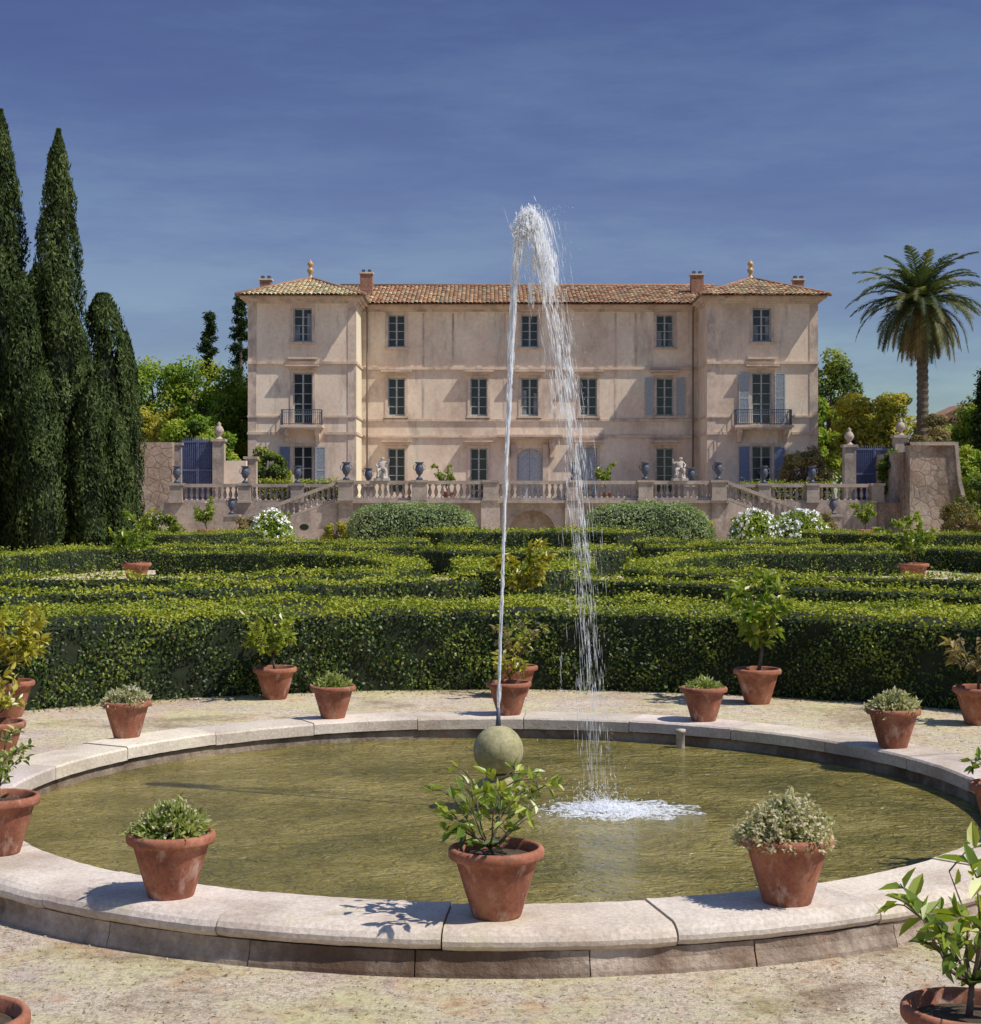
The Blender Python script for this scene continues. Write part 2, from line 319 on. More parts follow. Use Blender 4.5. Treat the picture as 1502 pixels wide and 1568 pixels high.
def blobshrub(name,cx,cy,z0,rx,ry,h,cols,L,n,power=3.0,f=1.2,mat=None):
    d=nrm(R.normal(0,1,(n,3))); d[:,2]=np.abs(d[:,2])*1.0
    k=(np.abs(d[:,0])**power+np.abs(d[:,1])**power+np.abs(d[:,2])**power)**(-1/power)
    u=d*k[:,None]; P=u*np.array([rx,ry,h])
    P*=(1+.05*cn(P,2.5))[:,None]; Pc=P+R.normal(0,L*.5,(n,3))+np.array([cx,cy,z0])
    Nn=nrm(np.sign(u)*np.abs(u)**(power-1)/np.array([rx,ry,h]))
    V,F=leaves(Pc,Nn,L,L*.65,.7); col=pal(Pc,cols,bias=.18*Nn[:,2],f=f)
    seg=16; cv=[];cf=[]
    for j in range(9):
        ph=j/8*PI/2
        for i in range(seg):
            th=2*PI*i/seg; q=np.array([math.cos(th)*math.cos(ph),math.sin(th)*math.cos(ph),math.sin(ph)])
            kk=(abs(q[0])**power+abs(q[1])**power+abs(q[2])**power)**(-1/power); q=q*kk*np.array([rx,ry,h])*.92
            cv.append((cx+q[0],cy+q[1],z0+q[2]))
    for j in range(8):
        for i in range(seg): cf.append((j*seg+i,j*seg+(i+1)%seg,(j+1)*seg+(i+1)%seg,(j+1)*seg+i))
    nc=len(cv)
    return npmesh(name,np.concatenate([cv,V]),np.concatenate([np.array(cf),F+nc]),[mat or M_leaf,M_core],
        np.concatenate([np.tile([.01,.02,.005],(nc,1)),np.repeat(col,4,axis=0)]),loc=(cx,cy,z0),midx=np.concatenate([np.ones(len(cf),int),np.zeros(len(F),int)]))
BOXP=[(.07,.11,.04),(.15,.21,.08),(.26,.33,.15),(.38,.43,.24)]
blobshrub('rounded_box_shrub',-3.15,66,0,2.6,1.5,1.85,BOXP,.1,14000,3.6)
blobshrub('rounded_box_shrub',6.3,66,0,2.6,1.5,1.88,BOXP,.1,14000,3.6)

# ------------------------------------------------------------ ground
def sheet(name,x0,x1,y0,y1,z,m):
    b=B(); b.quad((x0,y0,z),(x1,y0,z),(x1,y1,z),(x0,y1,z)); return b.obj(name,[m])
sheet('ground',-700,700,-60,1200,0,M_ground)

# ------------------------------------------------------------ basin
RI,RO,ZR=3.36,3.88,.22
e=empty('stone_fountain_basin',(BX,BY,0))
b=B(); nst=22
prof=[(RI,ZR-.10),(RI,ZR-.015),(RI+.015,ZR),(RO-.075,ZR),(RO-.04,ZR-.008),(RO-.01,ZR-.026),(RO+.008,ZR-.05),(RO+.008,ZR-.072),(RO-.004,ZR-.088),(RO-.02,ZR-.10)]
for i in range(nst):
    a0=2*PI*i/nst+.0011+.07; a1=2*PI*(i+1)/nst-.0011+.07
    t=random.uniform(.84,1.04); b.cc=(t,t*random.uniform(.96,1.0),t*random.uniform(.9,1.0))
    dz=random.uniform(-.005,.005); ns=16; n=len(prof); vs=[];fs=[]
    for k in range(ns+1):
        a=a0+(a1-a0)*k/ns; jz=random.uniform(-.0015,.0015); jr=random.uniform(-.003,.002)
        if k in (0,ns): jr-=.005
        for r,z in prof: vs.append(((r+(jr if r>RO-.1 else 0))*math.cos(a),(r+(jr if r>RO-.1 else 0))*math.sin(a),z+dz+jz))
    for k in range(ns):
        for j in range(n):
            j2=(j+1)%n; fs.append((k*n+j,(k+1)*n+j,(k+1)*n+j2,k*n+j2))
    fs.append(tuple(range(n))); fs.append(tuple(ns*n+j for j in range(n))[::-1])
    b.add(vs,fs,0,False)
b.obj('capstones',[M_rim],e,col=True)
b=B()
for i in range(30):
    a0=2*PI*i/30+.0008; a1=2*PI*(i+1)/30-.0008
    t=random.uniform(.8,1.12); b.cc=(t,t*.98,t*.94); dr=random.uniform(-.005,.005)
    pr=[(RO-.06+dr,-.06),(RO+.018+dr,-.06),(RO+.008+dr,.02),(RO-.012+dr,.07),(RO-.016+dr,ZR-.102),(RO-.1,ZR-.102)]
    ns=6;n=len(pr);vs=[];fs=[]
    for k in range(ns+1):
        a=a0+(a1-a0)*k/ns; jj=random.uniform(-.004,.004)
        for r,z in pr: vs.append(((r+jj)*math.cos(a),(r+jj)*math.sin(a),z))
    for k in range(ns):
        for j in range(n): j2=(j+1)%n; fs.append((k*n+j,(k+1)*n+j,(k+1)*n+j2,k*n+j2))
    fs.append(tuple(range(n))); fs.append(tuple(ns*n+j for j in range(n))[::-1]); b.add(vs,fs,0)
b.cc=(.8,.78,.7); b.lathe([(RI+.03,ZR-.1),(RI+.02,-.3)],0,0,0,120,0)
b.cc=(.35,.33,.3); b.lathe([(RO-.06,-.1),(RO-.07,ZR-.104),(RI+.01,ZR-.104)],0,0,0,120,0)
b.obj('basin_wall',[M_base],e,col=True)
b=B(); b.lathe([(0.0,.03),(RI+.025,.03)],BX,BY,0,128,0,False); b.obj('pond_water',[M_water],loc=(BX,BY,0))
b=B()
b.lathe([(.16,-.2),(.16,.10),(.19,.13)],0,0,0,24)
b.box(-.185,.185,-.185,.185,.13,.20); b.lathe([(.15,.2),(.15,.225),(.09,.25),(.085,.275),(.10,.285)],0,0,0,24)
b.lathe([(.175*math.sin(PI*k/18),.445-.175*math.cos(PI*k/18)) for k in range(19)],0,0,0,32)
b.obj('ball_finial',[M_ball],e)
b=B(); b.tube([(0,0,.6),(0,0,.67),(0,0,.745)],[.022,.016,.014],10); b.obj('nozzle',[M_iron],e)
b=B(); b.lathe([(.038,-.05),(.038,.16),(.046,.165),(.046,.19),(.0,.195)],1.60,2.82,0,14); b.obj('overflow_pipe',[M_statue],e)

# ------------------------------------------------------------ water jet
def spindles(P,D,L,W):
    n=len(P); D=nrm(D); u=nrm(np.cross(D,R.normal(0,1,(n,3)))); w=np.cross(D,u); L=np.asarray(L).reshape(-1,1)*np.ones((n,1)); W=np.asarray(W).reshape(-1,1)*np.ones((n,1))
    V=np.stack([P-D*L/2,P+u*W/2,P+w*W/2,P-u*W/2,P-w*W/2,P+D*L/2],1).reshape(-1,3)
    base=np.array([(0,2,1),(0,3,2),(0,4,3),(0,1,4),(5,1,2),(5,2,3),(5,3,4),(5,4,1)])
    F=(np.arange(n)[:,None,None]*6+base[None]).reshape(-1,3); return V,F
TX=[0,.1,.35,.5,.65,.75,.85,1.0,1.2,1.45,1.7,1.78]; XX=[0,.025,.08,.11,.15,.185,.225,.275,.36,.53,.655,.69]
def trx(t): return np.interp(t,TX,XX)
def traj(t): return np.stack([BX+trx(t),BY+0*t,.74+8.2*t-4.81*t*t],1)
def vel(t): return np.stack([(trx(t+.06)-trx(t-.06))/.12,0*t,8.2-9.62*t],1)
Ps=[];Ds=[];Ls=[];Ws=[]
def addp(P,D,l,w): Ps.append(P);Ds.append(D);Ls.append(l);Ws.append(w)
n=3400; t=.76*R.random(n)**1.05; P=traj(t); sp=.004+.017*(t/.74)**2.2; P[:,:2]+=R.normal(0,1,(n,2))*sp[:,None]; addp(P,vel(t),R.uniform(.04,.15,n),R.uniform(.004,.010,n))
n=900; t=R.uniform(.68,.86,n); P=traj(t); off=R.normal(0,1,(n,2))*.028; P[:,:2]+=off; P[:,2]-=np.abs(R.normal(0,.04,n))+9*(off[:,0]**2)+.02
v=vel(t); v[:,2]=R.normal(.6,1.0,n); v[:,0]+=R.normal(0,.25,n); addp(P,v,R.uniform(.02,.06,n),R.uniform(.006,.014,n))
for i in range(52):
    tc=R.uniform(.80,1.16); k=int(R.integers(14,66)); t=tc+R.normal(0,.015,k); P=traj(t); ox=R.normal(-.02,.036); oy=R.normal(0,.035)
    P[:,0]+=ox+R.normal(0,.009,k); P[:,1]+=oy+R.normal(0,.01,k); P[:,2]+=R.normal(0,.045,k)-.10-8*ox*ox
    v=vel(t); v[:,2]-=1.4; addp(P,v+R.normal(0,.2,(k,3)),R.uniform(.015,.07,k),R.uniform(.004,.012,k))
nc=105; tc=1.08+.68*R.random(nc)**1.35
for i in range(nc):
    ox=R.normal(.0,.022+.055*(tc[i]-1)); oy=R.normal(0,.05); k=int(R.integers(4,26)*(1.95-tc[i])*1.1)+3; t=tc[i]+R.normal(0,.018,k); P=traj(np.clip(t,.9,1.77))
    P[:,0]+=ox+R.normal(0,.007,k);P[:,1]+=oy+R.normal(0,.01,k); P[:,2]=np.maximum(P[:,2],.05); addp(P,vel(t)+R.normal(0,.15,(k,3)),R.uniform(.02,.11,k),R.uniform(.002,.0058,k))
V,F=spindles(np.concatenate(Ps),np.concatenate(Ds),np.concatenate(Ls),np.concatenate(Ws))
je=empty('fountain_water_jet',(BX,BY,.74))
def jobj(name,V,F,m): o=npmesh(name,V,F,[m],parent=je,loc=(BX,BY,.74)); o.location=(0,0,0)
jobj('spray',V,F,M_jet)
Ps=[];Ds=[];Ls=[];Ws=[]
n=1500; t=.97+.80*R.random(n); P=traj(t); P[:,0]+=R.normal(0,.06,n); P[:,1]+=R.normal(0,.06,n); P[:,2]=np.maximum(P[:,2],.05); addp(P,vel(t),R.uniform(.04,.20,n),R.uniform(.0016,.0045,n))
n=1000; t=.5+1.27*R.random(n); P=traj(t); P[:,0]+=np.abs(R.normal(0,.12,n))-.04; P[:,1]+=R.normal(0,.1,n); P[:,2]=np.maximum(P[:,2],.05); addp(P,vel(t),R.uniform(.004,.014,n),R.uniform(.003,.005,n))
V,F=spindles(np.concatenate(Ps),np.concatenate(Ds),np.concatenate(Ls),np.concatenate(Ws)); jobj('mist',V,F,M_mist)
n=3600; a=R.uniform(0,2*PI,n); q=np.abs(R.normal(0,.42,n)); 
P=np.stack([.82+np.cos(a)*q*.50,BY+np.sin(a)*q*.40,.033+np.abs(R.normal(0,.014,n))*(q<.4)],1); P=P[q<1.2]; k=len(P)
D=np.stack([R.normal(0,1,k),R.normal(0,.6,k),R.normal(0,.2,k)],1)
V,F=spindles(P,D,R.uniform(.01,.04,k),R.uniform(.004,.012,k)); jobj('splash_foam',V,F,M_foam)
n=2800; a=R.uniform(0,2*PI,n); q=R.uniform(0,1,n)**.7; st=.5+.5*np.sin(a*9+q*5); P=np.stack([.93+np.cos(a)*q*.60*(.65+.35*st),BY+np.sin(a)*q*.42*(.65+.35*st),np.full(n,.032)],1)
V,F=spindles(P,np.stack([np.ones(n),R.normal(0,.25,n),np.zeros(n)],1),R.uniform(.015,.05,n),R.uniform(.002,.006,n)); jobj('surface_ripples_foam',V,F,M_foam)
n=420; P=np.stack([.76+R.normal(0,.11,n),BY+R.normal(0,.1,n),.04+np.abs(R.normal(0,.09,n))],1)
V,F=spindles(P,R.normal(0,1,(n,3))+[0,0,1.5],R.uniform(.01,.04,n),R.uniform(.003,.006,n)); jobj('splash_drops',V,F,M_jet)

# ------------------------------------------------------------ pots
def potmesh():
    b=B()
    pr=[(0,0),(.118,0),(.124,.012),(.20,.275),(.205,.290),(.232,.296),(.238,.307),(.238,.333),(.231,.345),(.214,.35),(.206,.34),(.196,.29)]
    b.lathe(pr,0,0,0,40,0); b.lathe([(.198,.295),(.1,.308),(0,.312)],0,0,0,24,1)
    me=b.obj('terracotta_pot',[M_pot,M_soil]); m=me.data; bpy.data.objects.remove(me); return m
POT=potmesh()
def leaf6(P,D,Nn,L,W):
    n=len(P); D=nrm(D); b=nrm(np.cross(D,Nn)); u=np.cross(b,D); L=L[:,None];W=W[:,None]
    base=P; tip=P+D*L-u*L*.22; l1=P+D*L*.33+b*W*.5+u*W*.25; l2=P+D*L*.68+b*W*.42+u*W*.12-u*L*.07; r1=P+D*L*.33-b*W*.5+u*W*.25; r2=P+D*L*.68-b*W*.42+u*W*.12-u*L*.07
    V=np.stack([base,l1,l2,tip,r2,r1],1).reshape(-1,3); q=np.array([(0,1,2,3),(0,3,4,5)])
    return V,(np.arange(n)[:,None,None]*6+q[None]).reshape(-1,4)
CIT=[(.05,.09,.013),(.13,.21,.024),(.26,.33,.04),(.40,.42,.07)]
CITY=[(.14,.17,.02),(.30,.30,.04),(.45,.40,.05),(.52,.45,.09)]
def citrus(e,h,spread,nl,L,cols,z0,nb=6,trunk=.25):
    b=B(); segs=[]
    lean=Vector((R.normal(0,.04),R.normal(0,.04),0)); top=Vector((0,0,z0+h*trunk))+lean*h
    b.tube([(0,0,z0-.03),tuple(Vector((0,0,z0+h*trunk*.5))+lean*h*.7),tuple(top)],[.02*h+.004,.017*h+.003,.014*h+.003],7)
    for i in range(nb):
        az=2*PI*(i+R.uniform(-.3,.3))/nb; out=spread*R.uniform(.45,1.0); hh=h*(1-trunk)*R.uniform(.45,1.0)
        if i==0: out*=.3; hh=h*(1-trunk)
        dr=Vector((math.cos(az),math.sin(az),0)); pts=[top+dr*out*s**.8+Vector((R.normal(0,.02),R.normal(0,.02),0))*s+Vector((0,0,hh*s**1.2)) for s in (0,.3,.6,1)]
        b.tube([tuple(p) for p in pts],[.011*h+.002,.008*h+.002,.005*h+.0015,.002],5)
        for j in range(1,4): segs.append((pts[j-1],pts[j]))
        for k in range(4):
            j=int(R.integers(1,4)); s=pts[j]; az2=az+R.normal(0,.9); ln=spread*R.uniform(.25,.55)
            q=s+Vector((math.cos(az2)*ln,math.sin(az2)*ln,ln*R.uniform(0,.9))); mid=(s+q)/2+Vector((0,0,.02))
            b.tube([tuple(s),tuple(mid),tuple(q)],[.004*h+.0012,.003,.0015],4); segs.append((mid,q)); segs.append((s,q))
    b.obj('branches',[M_bark],e)
    w=np.array([(q-p).length for p,q in segs])*np.array([1.0 if (p.z-z0)>h*.3 else .5 for p,q in segs]); w/=w.sum(); idx=R.choice(len(segs),nl,p=w)
    A=np.array([segs[i][0] for i in idx]);Q=np.array([segs[i][1] for i in idx]); s=R.random((nl,1)); P=A+(Q-A)*s
    D=nrm(nrm(Q-A)*.7+R.normal(0,.7,(nl,3))+np.array([0,0,.15])); Nn=nrm(R.normal(0,.45,(nl,3))+[0,0,1])
    LL=L*R.uniform(.6,1.25,nl); V,F=leaf6(P,D,Nn,LL,LL*.46)
    c=pal(P,cols,bias=.35*((P[:,2]-z0)/h-.5),f=3,var=.25)
    npmesh('leaves',V,F,[M_leafp],np.repeat(c,6,axis=0),parent=e)
def bushy(e,r,h,z0,nl,L,cols,flower=0):
    n=nl; d=nrm(R.normal(0,1,(n,3))); d[:,2]=np.abs(d[:,2]); rad=R.uniform(.35,1.0,n)**.5*(1+.2*cn(d,3)+.08*cn(d,8))
    P=d*rad[:,None]*np.array([r,r,h])+[0,0,z0-.01]; 
    D=nrm(d+R.normal(0,.55,(n,3))+[0,0,.3]); LL=L*R.uniform(.6,1.3,n); V,F=leaf6(P,D,nrm(R.normal(0,1,(n,3))+[0,0,.5]),LL,LL*.36)
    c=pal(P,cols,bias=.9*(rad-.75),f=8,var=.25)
    npmesh('leaves',V,F,[M_leaf],np.repeat(c,6,axis=0),parent=e)
    if flower:
        m=flower; d=nrm(R.normal(0,1,(m,3))); d[:,2]=np.abs(d[:,2]); rad=R.uniform(.82,1.14,m)*(1+.2*cn(d,3)); P=d*rad[:,None]*np.array([r,r,h])+[0,0,z0]
        V,F=leaves(np.repeat(P,3,axis=0)+R.normal(0,.004,(m*3,3)),np.repeat(d,3,axis=0),.018,.014,.7)
        npmesh('seed_heads',V,F,[M_leaf],np.tile([.58,.51,.38],(m*12,1)),parent=e)
    b=B()
    for i in range(26):
        q=nrm(R.normal(0,1,(1,3)))[0]; q[2]=abs(q[2])+.4; b.tube([(0,0,z0-.02),(q[0]*r*.4,q[1]*r*.4,z0+q[2]*h*.4),(q[0]*r*.8,q[1]*r*.8,z0+q[2]*h*.65)],[.005,.0035,.002],4)
    b.obj('stems',[M_bark],e)
def pot(kind,x,y,z,s=1.0,**k):
    names={'bush':'potted_shrub','citrus':'potted_lemon_tree','empty':'terracotta_plant_pot'}
    e=empty(names[kind],(x,y,z)); o=bpy.data.objects.new('terracotta_pot',POT); o.scale=(s*R.uniform(.96,1.02),)*2+(s,); o.rotation_euler=(R.normal(0,.008),R.normal(0,.008),R.uniform(0,6)); link(o,e)
    z0=.305*s
    if kind=='bush': bushy(e,k.get('r',.19),k.get('h',.17),z0,k.get('n',900),k.get('L',.045),k.get('cols',PALE),k.get('fl',0))
    if kind=='citrus': citrus(e,k.get('h',.5),k.get('sp',.25),k.get('n',160),k.get('L',.08),k.get('cols',CIT),z0,k.get('nb',6),k.get('trunk',.25))
    return e
ZP=ZR-.003
GREENP=[(.12,.16,.04),(.22,.28,.07),(.34,.38,.12),(.5,.5,.26)]
pot('citrus',.03,7.80,ZP,.95,h=.36,sp=.34,n=200,L=.075,cols=CIT,nb=9,trunk=.1)
pot('bush',1.46,8.04,ZP,.97,r=.215,h=.21,n=3400,L=.032,cols=[(.14,.18,.06),(.29,.31,.15),(.46,.45,.30),(.60,.56,.42)],fl=900)
pot('bush',-1.60,8.17,ZP,.93,r=.18,h=.18,n=1300,L=.042,cols=GREENP,fl=150)
pot('citrus',-2.76,9.18,ZP,.93,h=.34,sp=.22,n=300,L=.05,cols=GREENP)
pot('citrus',3.02,9.55,ZP,.93,h=.30,sp=.22,n=220,L=.06,cols=CIT)
pot('bush',-3.02,13.55,ZP,.88,r=.18,h=.14,n=700,L=.05,cols=PALE,fl=200)
pot('bush',-1.42,14.72,ZP,.86,r=.16,h=.13,n=700,L=.045,cols=GREENP)
pot('citrus',.17,15.0,ZP,.86,h=.33,sp=.2,n=170,L=.07,cols=CITY)
pot('bush',1.90,14.55,ZP,.88,r=.15,h=.11,n=600,L=.045,cols=GREENP)
pot('bush',3.22,13.05,ZP,.9,r=.19,h=.16,n=800,L=.05,cols=PALE,fl=200)
pot('citrus',-2.36,17.9,0,1.0,h=.66,sp=.36,n=560,L=.09,cols=CITY[:2]+CIT[2:])
pot('citrus',2.86,17.5,0,1.08,h=1.0,sp=.36,n=520,L=.13,cols=CIT,trunk=.25)
pot('citrus',.28,18.1,0,1.0,h=.5,sp=.3,n=240,L=.08,cols=OLV+CIT[2:3])
pot('citrus',4.75,15.9,0,1.05,h=.62,sp=.36,n=260,L=.09,cols=OLV+[(.36,.28,.12)])
pot('citrus',-4.85,16.45,0,1.05,h=.75,sp=.42,n=700,L=.10,cols=CITY)
pot('citrus',-4.12,13.6,0,1.0,h=.4,sp=.25,n=200,L=.08,cols=CITY)
pot('citrus',.5,25.2,.0,1.7,h=.95,sp=.5,n=800,L=.12,cols=[CIT[1],CITY[1],CITY[2],CITY[2]])
pot('citrus',-8.9,41.0,0,1.6,h=1.1,sp=.6,n=900,L=.13,cols=BRIGHT)
pot('citrus',10.5,40.5,0,1.6,h=1.1,sp=.6,n=900,L=.13,cols=CIT)
pot('citrus',1.74,5.95,0,1.05,h=.58,sp=.3,n=130,L=.10,cols=CIT,nb=8,trunk=.2)
pot('empty',-1.90,5.85,0,1.05)
for x,y,z,s,h in ((-13,75,0,2.0,1.4),(-9.6,73.5,0,1.6,.8),(13.2,74,0,1.6,.8),(17.2,75,0,2,1.3),(-2.1,80,1.9,1.6,1.25),(5.7,80,1.9,1.6,1.3),(11.6,73,0,1.5,.9)):
    pot('citrus',x,y,z,s,h=h,sp=.6,n=700,L=.16,cols=CIT)

for x,y,r in ((-9.6,71.5,.95),(11.5,71,1.1),(13.5,71,1.3)):
    blob=blobshrub('white_flowering_shrub',x,y,0,r,r*.8,1.5,BRIGHT,.13,3500,2.2)
    n=520; d=nrm(R.normal(0,1,(n,3))); d[:,2]=np.abs(d[:,2]); keep=(cn(d,2.5)+R.normal(0,.3,n))>-.25; d=d[keep]; n=len(d); P=d*np.array([r,r*.8,1.53])*R.uniform(.95,1.12,(n,1))
    V,F=leaves(np.repeat(P,5,axis=0)+R.normal(0,.035,(n*5,3)),np.repeat(d,5,axis=0),.13,.12,.8)
    npmesh('blossoms',V,F,[M_white],parent=blob)

# ------------------------------------------------------------ trees
def cypress(x,y,h,r,n=15000,seed=0,blunt=0):
    e=empty('cypress_tree',(x,y,0)); b=B(); b.tube([(0,0,0),(0,0,h*.5),(0,0,h*.93)],[.22,.14,.03],8); 
    prof=[(r*.5,.3)]+[(r*.70*f,h*t) for t,f in ((.1,.8),(.3,1),(.5,.93),(.7,.66),(.85,.36),(.95,.05))]
    b.lathe(prof,0,0,0,14,1); b.obj('trunk',[M_bark,M_core],e)
    nf=int(h*26); tf=R.random(nf)**.9; af=R.uniform(0,2*PI,nf)
    k=n//nf; t0=np.repeat(tf,k); a0=np.repeat(af,k); u=R.random(nf*k)
    t=np.clip(t0+(u-.35)*1.5/h,0,1); f=np.interp(t,[0,.05,.12,.3,.5,.7,.85,.95,1],[.55,.75,.88,1,.97,.8+.1*blunt,.55+.25*blunt,.28+.35*blunt,.04+.3*blunt])
    wd=.20*(1-u)**.7; a=a0+R.normal(0,1,nf*k)*wd/np.maximum(r*f,.15)
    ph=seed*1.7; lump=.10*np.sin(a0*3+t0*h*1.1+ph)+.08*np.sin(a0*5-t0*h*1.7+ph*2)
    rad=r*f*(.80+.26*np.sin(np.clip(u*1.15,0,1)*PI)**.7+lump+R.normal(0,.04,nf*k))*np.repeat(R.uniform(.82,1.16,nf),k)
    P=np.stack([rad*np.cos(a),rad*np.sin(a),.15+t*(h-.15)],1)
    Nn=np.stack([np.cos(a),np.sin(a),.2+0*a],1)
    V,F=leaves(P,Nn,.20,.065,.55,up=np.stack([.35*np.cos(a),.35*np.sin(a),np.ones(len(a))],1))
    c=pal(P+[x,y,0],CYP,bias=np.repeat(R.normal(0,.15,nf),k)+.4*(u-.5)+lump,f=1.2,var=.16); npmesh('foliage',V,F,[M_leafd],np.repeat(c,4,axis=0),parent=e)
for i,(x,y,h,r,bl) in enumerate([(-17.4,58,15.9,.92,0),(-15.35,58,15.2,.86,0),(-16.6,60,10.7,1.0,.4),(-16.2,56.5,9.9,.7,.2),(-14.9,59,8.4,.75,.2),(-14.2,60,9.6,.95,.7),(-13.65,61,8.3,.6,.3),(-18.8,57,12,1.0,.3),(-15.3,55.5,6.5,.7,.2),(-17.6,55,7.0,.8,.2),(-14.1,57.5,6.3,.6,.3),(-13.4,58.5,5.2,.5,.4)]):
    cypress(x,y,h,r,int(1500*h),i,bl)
def broad(name,x,y,z0,h,r,cols,nc=42,per=260,L=.26,crown=.45,mat=None):
    e=empty(name,(x,y,z0)); b=B()
    b.tube([(0,0,0),(.1,0,h*.25),(0,.1,h*.55)],[.07*r+.1,.05*r+.08,.05*r],8)
    cs=[]
    for i in range(nc):
        d=nrm(R.normal(0,1,(1,3)))[0]; q=d*R.uniform(.5,1.0)**.6; c=np.array([q[0]*r*.82,q[1]*r*.82,h-h*crown+q[2]*h*crown*.82]); cs.append(c)
        if i%3==0: b.tube([(0,0,h*.35),(c[0]*.5,c[1]*.5,(c[2]+h*.4)*.5),tuple(c)],[.04*r+.02,.03*r,.02],5)
    b.obj('trunk',[M_bark],e)
    cs=np.array(cs); idx=R.integers(0,nc,nc*per); rr=(r*.30)*R.uniform(.6,1.25,nc)
    d=nrm(R.normal(0,1,(len(idx),3))); P=cs[idx]+d*(rr[idx]*R.uniform(.55,1.05,len(idx)))[:,None]*[1,1,.8]
    V,F=leaves(P,d+[0,0,.3],L,L*.6,.6)
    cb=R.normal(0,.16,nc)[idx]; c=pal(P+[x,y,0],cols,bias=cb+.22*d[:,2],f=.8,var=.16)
    npmesh('foliage',V,F,[mat or M_leaf],np.repeat(c,4,axis=0),parent=e); return e
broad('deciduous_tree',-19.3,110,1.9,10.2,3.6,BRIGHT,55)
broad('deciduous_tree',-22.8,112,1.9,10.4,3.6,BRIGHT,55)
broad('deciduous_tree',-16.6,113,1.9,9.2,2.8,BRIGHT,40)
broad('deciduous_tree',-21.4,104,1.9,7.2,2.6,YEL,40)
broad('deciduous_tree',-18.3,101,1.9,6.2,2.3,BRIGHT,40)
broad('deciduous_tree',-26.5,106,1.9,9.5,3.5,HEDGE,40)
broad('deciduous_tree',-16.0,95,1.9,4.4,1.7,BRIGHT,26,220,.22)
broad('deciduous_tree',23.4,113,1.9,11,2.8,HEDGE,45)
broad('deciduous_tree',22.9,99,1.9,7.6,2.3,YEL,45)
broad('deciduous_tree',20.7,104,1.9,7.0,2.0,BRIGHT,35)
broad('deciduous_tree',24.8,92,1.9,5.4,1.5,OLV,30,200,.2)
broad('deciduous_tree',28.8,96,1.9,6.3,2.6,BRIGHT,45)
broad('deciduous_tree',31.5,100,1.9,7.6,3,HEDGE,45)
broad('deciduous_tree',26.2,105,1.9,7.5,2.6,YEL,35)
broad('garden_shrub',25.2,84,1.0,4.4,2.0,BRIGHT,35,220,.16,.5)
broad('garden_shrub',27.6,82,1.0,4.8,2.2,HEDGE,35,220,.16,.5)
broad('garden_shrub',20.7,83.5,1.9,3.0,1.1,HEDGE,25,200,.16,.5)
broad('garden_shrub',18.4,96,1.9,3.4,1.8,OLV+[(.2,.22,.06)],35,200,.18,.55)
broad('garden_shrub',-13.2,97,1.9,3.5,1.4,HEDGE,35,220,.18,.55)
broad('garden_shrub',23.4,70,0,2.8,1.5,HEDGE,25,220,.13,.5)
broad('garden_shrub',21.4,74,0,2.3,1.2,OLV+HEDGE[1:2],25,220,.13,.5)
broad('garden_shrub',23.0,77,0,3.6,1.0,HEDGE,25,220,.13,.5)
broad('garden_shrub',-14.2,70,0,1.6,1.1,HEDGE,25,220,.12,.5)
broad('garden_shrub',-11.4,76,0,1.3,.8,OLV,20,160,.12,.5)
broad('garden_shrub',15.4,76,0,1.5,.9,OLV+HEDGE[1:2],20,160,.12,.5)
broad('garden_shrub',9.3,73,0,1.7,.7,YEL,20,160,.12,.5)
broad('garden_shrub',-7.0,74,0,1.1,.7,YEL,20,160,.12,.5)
def conifer(x,y,z0,h,r,n=9000):
    e=empty('conifer_tree',(x,y,z0)); b=B(); b.tube([(0,0,0),(0,0,h*.6),(0,0,h)],[.25,.15,.02],7)
    Pl=[];nb=70
    for i in range(nb):
        t=R.uniform(.18,1)**.9; az=R.uniform(0,2*PI); ln=r*(1-t)**.75*R.uniform(.6,1.15)+.1; z=h*t
        tip=(math.cos(az)*ln,math.sin(az)*ln,z+ln*.12); b.tube([(0,0,z-.2),tip],[.05,.015],4)
        k=n//nb; s=R.uniform(.15,1,k)[:,None]; P=np.array([0,0,z-.2])*(1-s)+np.array(tip)*s; P=P+R.normal(0,.16,(k,3))*[1,1,.7]; Pl.append(P)
    b.obj('trunk',[M_bark],e); P=np.concatenate(Pl); V,F=leaves(P,R.normal(0,1,(len(P),3)),.34,.1,.3)
    c=pal(P,DARK,f=1); npmesh('foliage',V,F,[M_leafd],np.repeat(c,4,axis=0),parent=e)
conifer(-21.6,125,1.9,14.3,1.9); conifer(-19.1,125,1.9,15.6,2.4); conifer(-17.6,128,1.9,14.6,2.2); conifer(28.4,94,1.9,7.6,.7,5000)
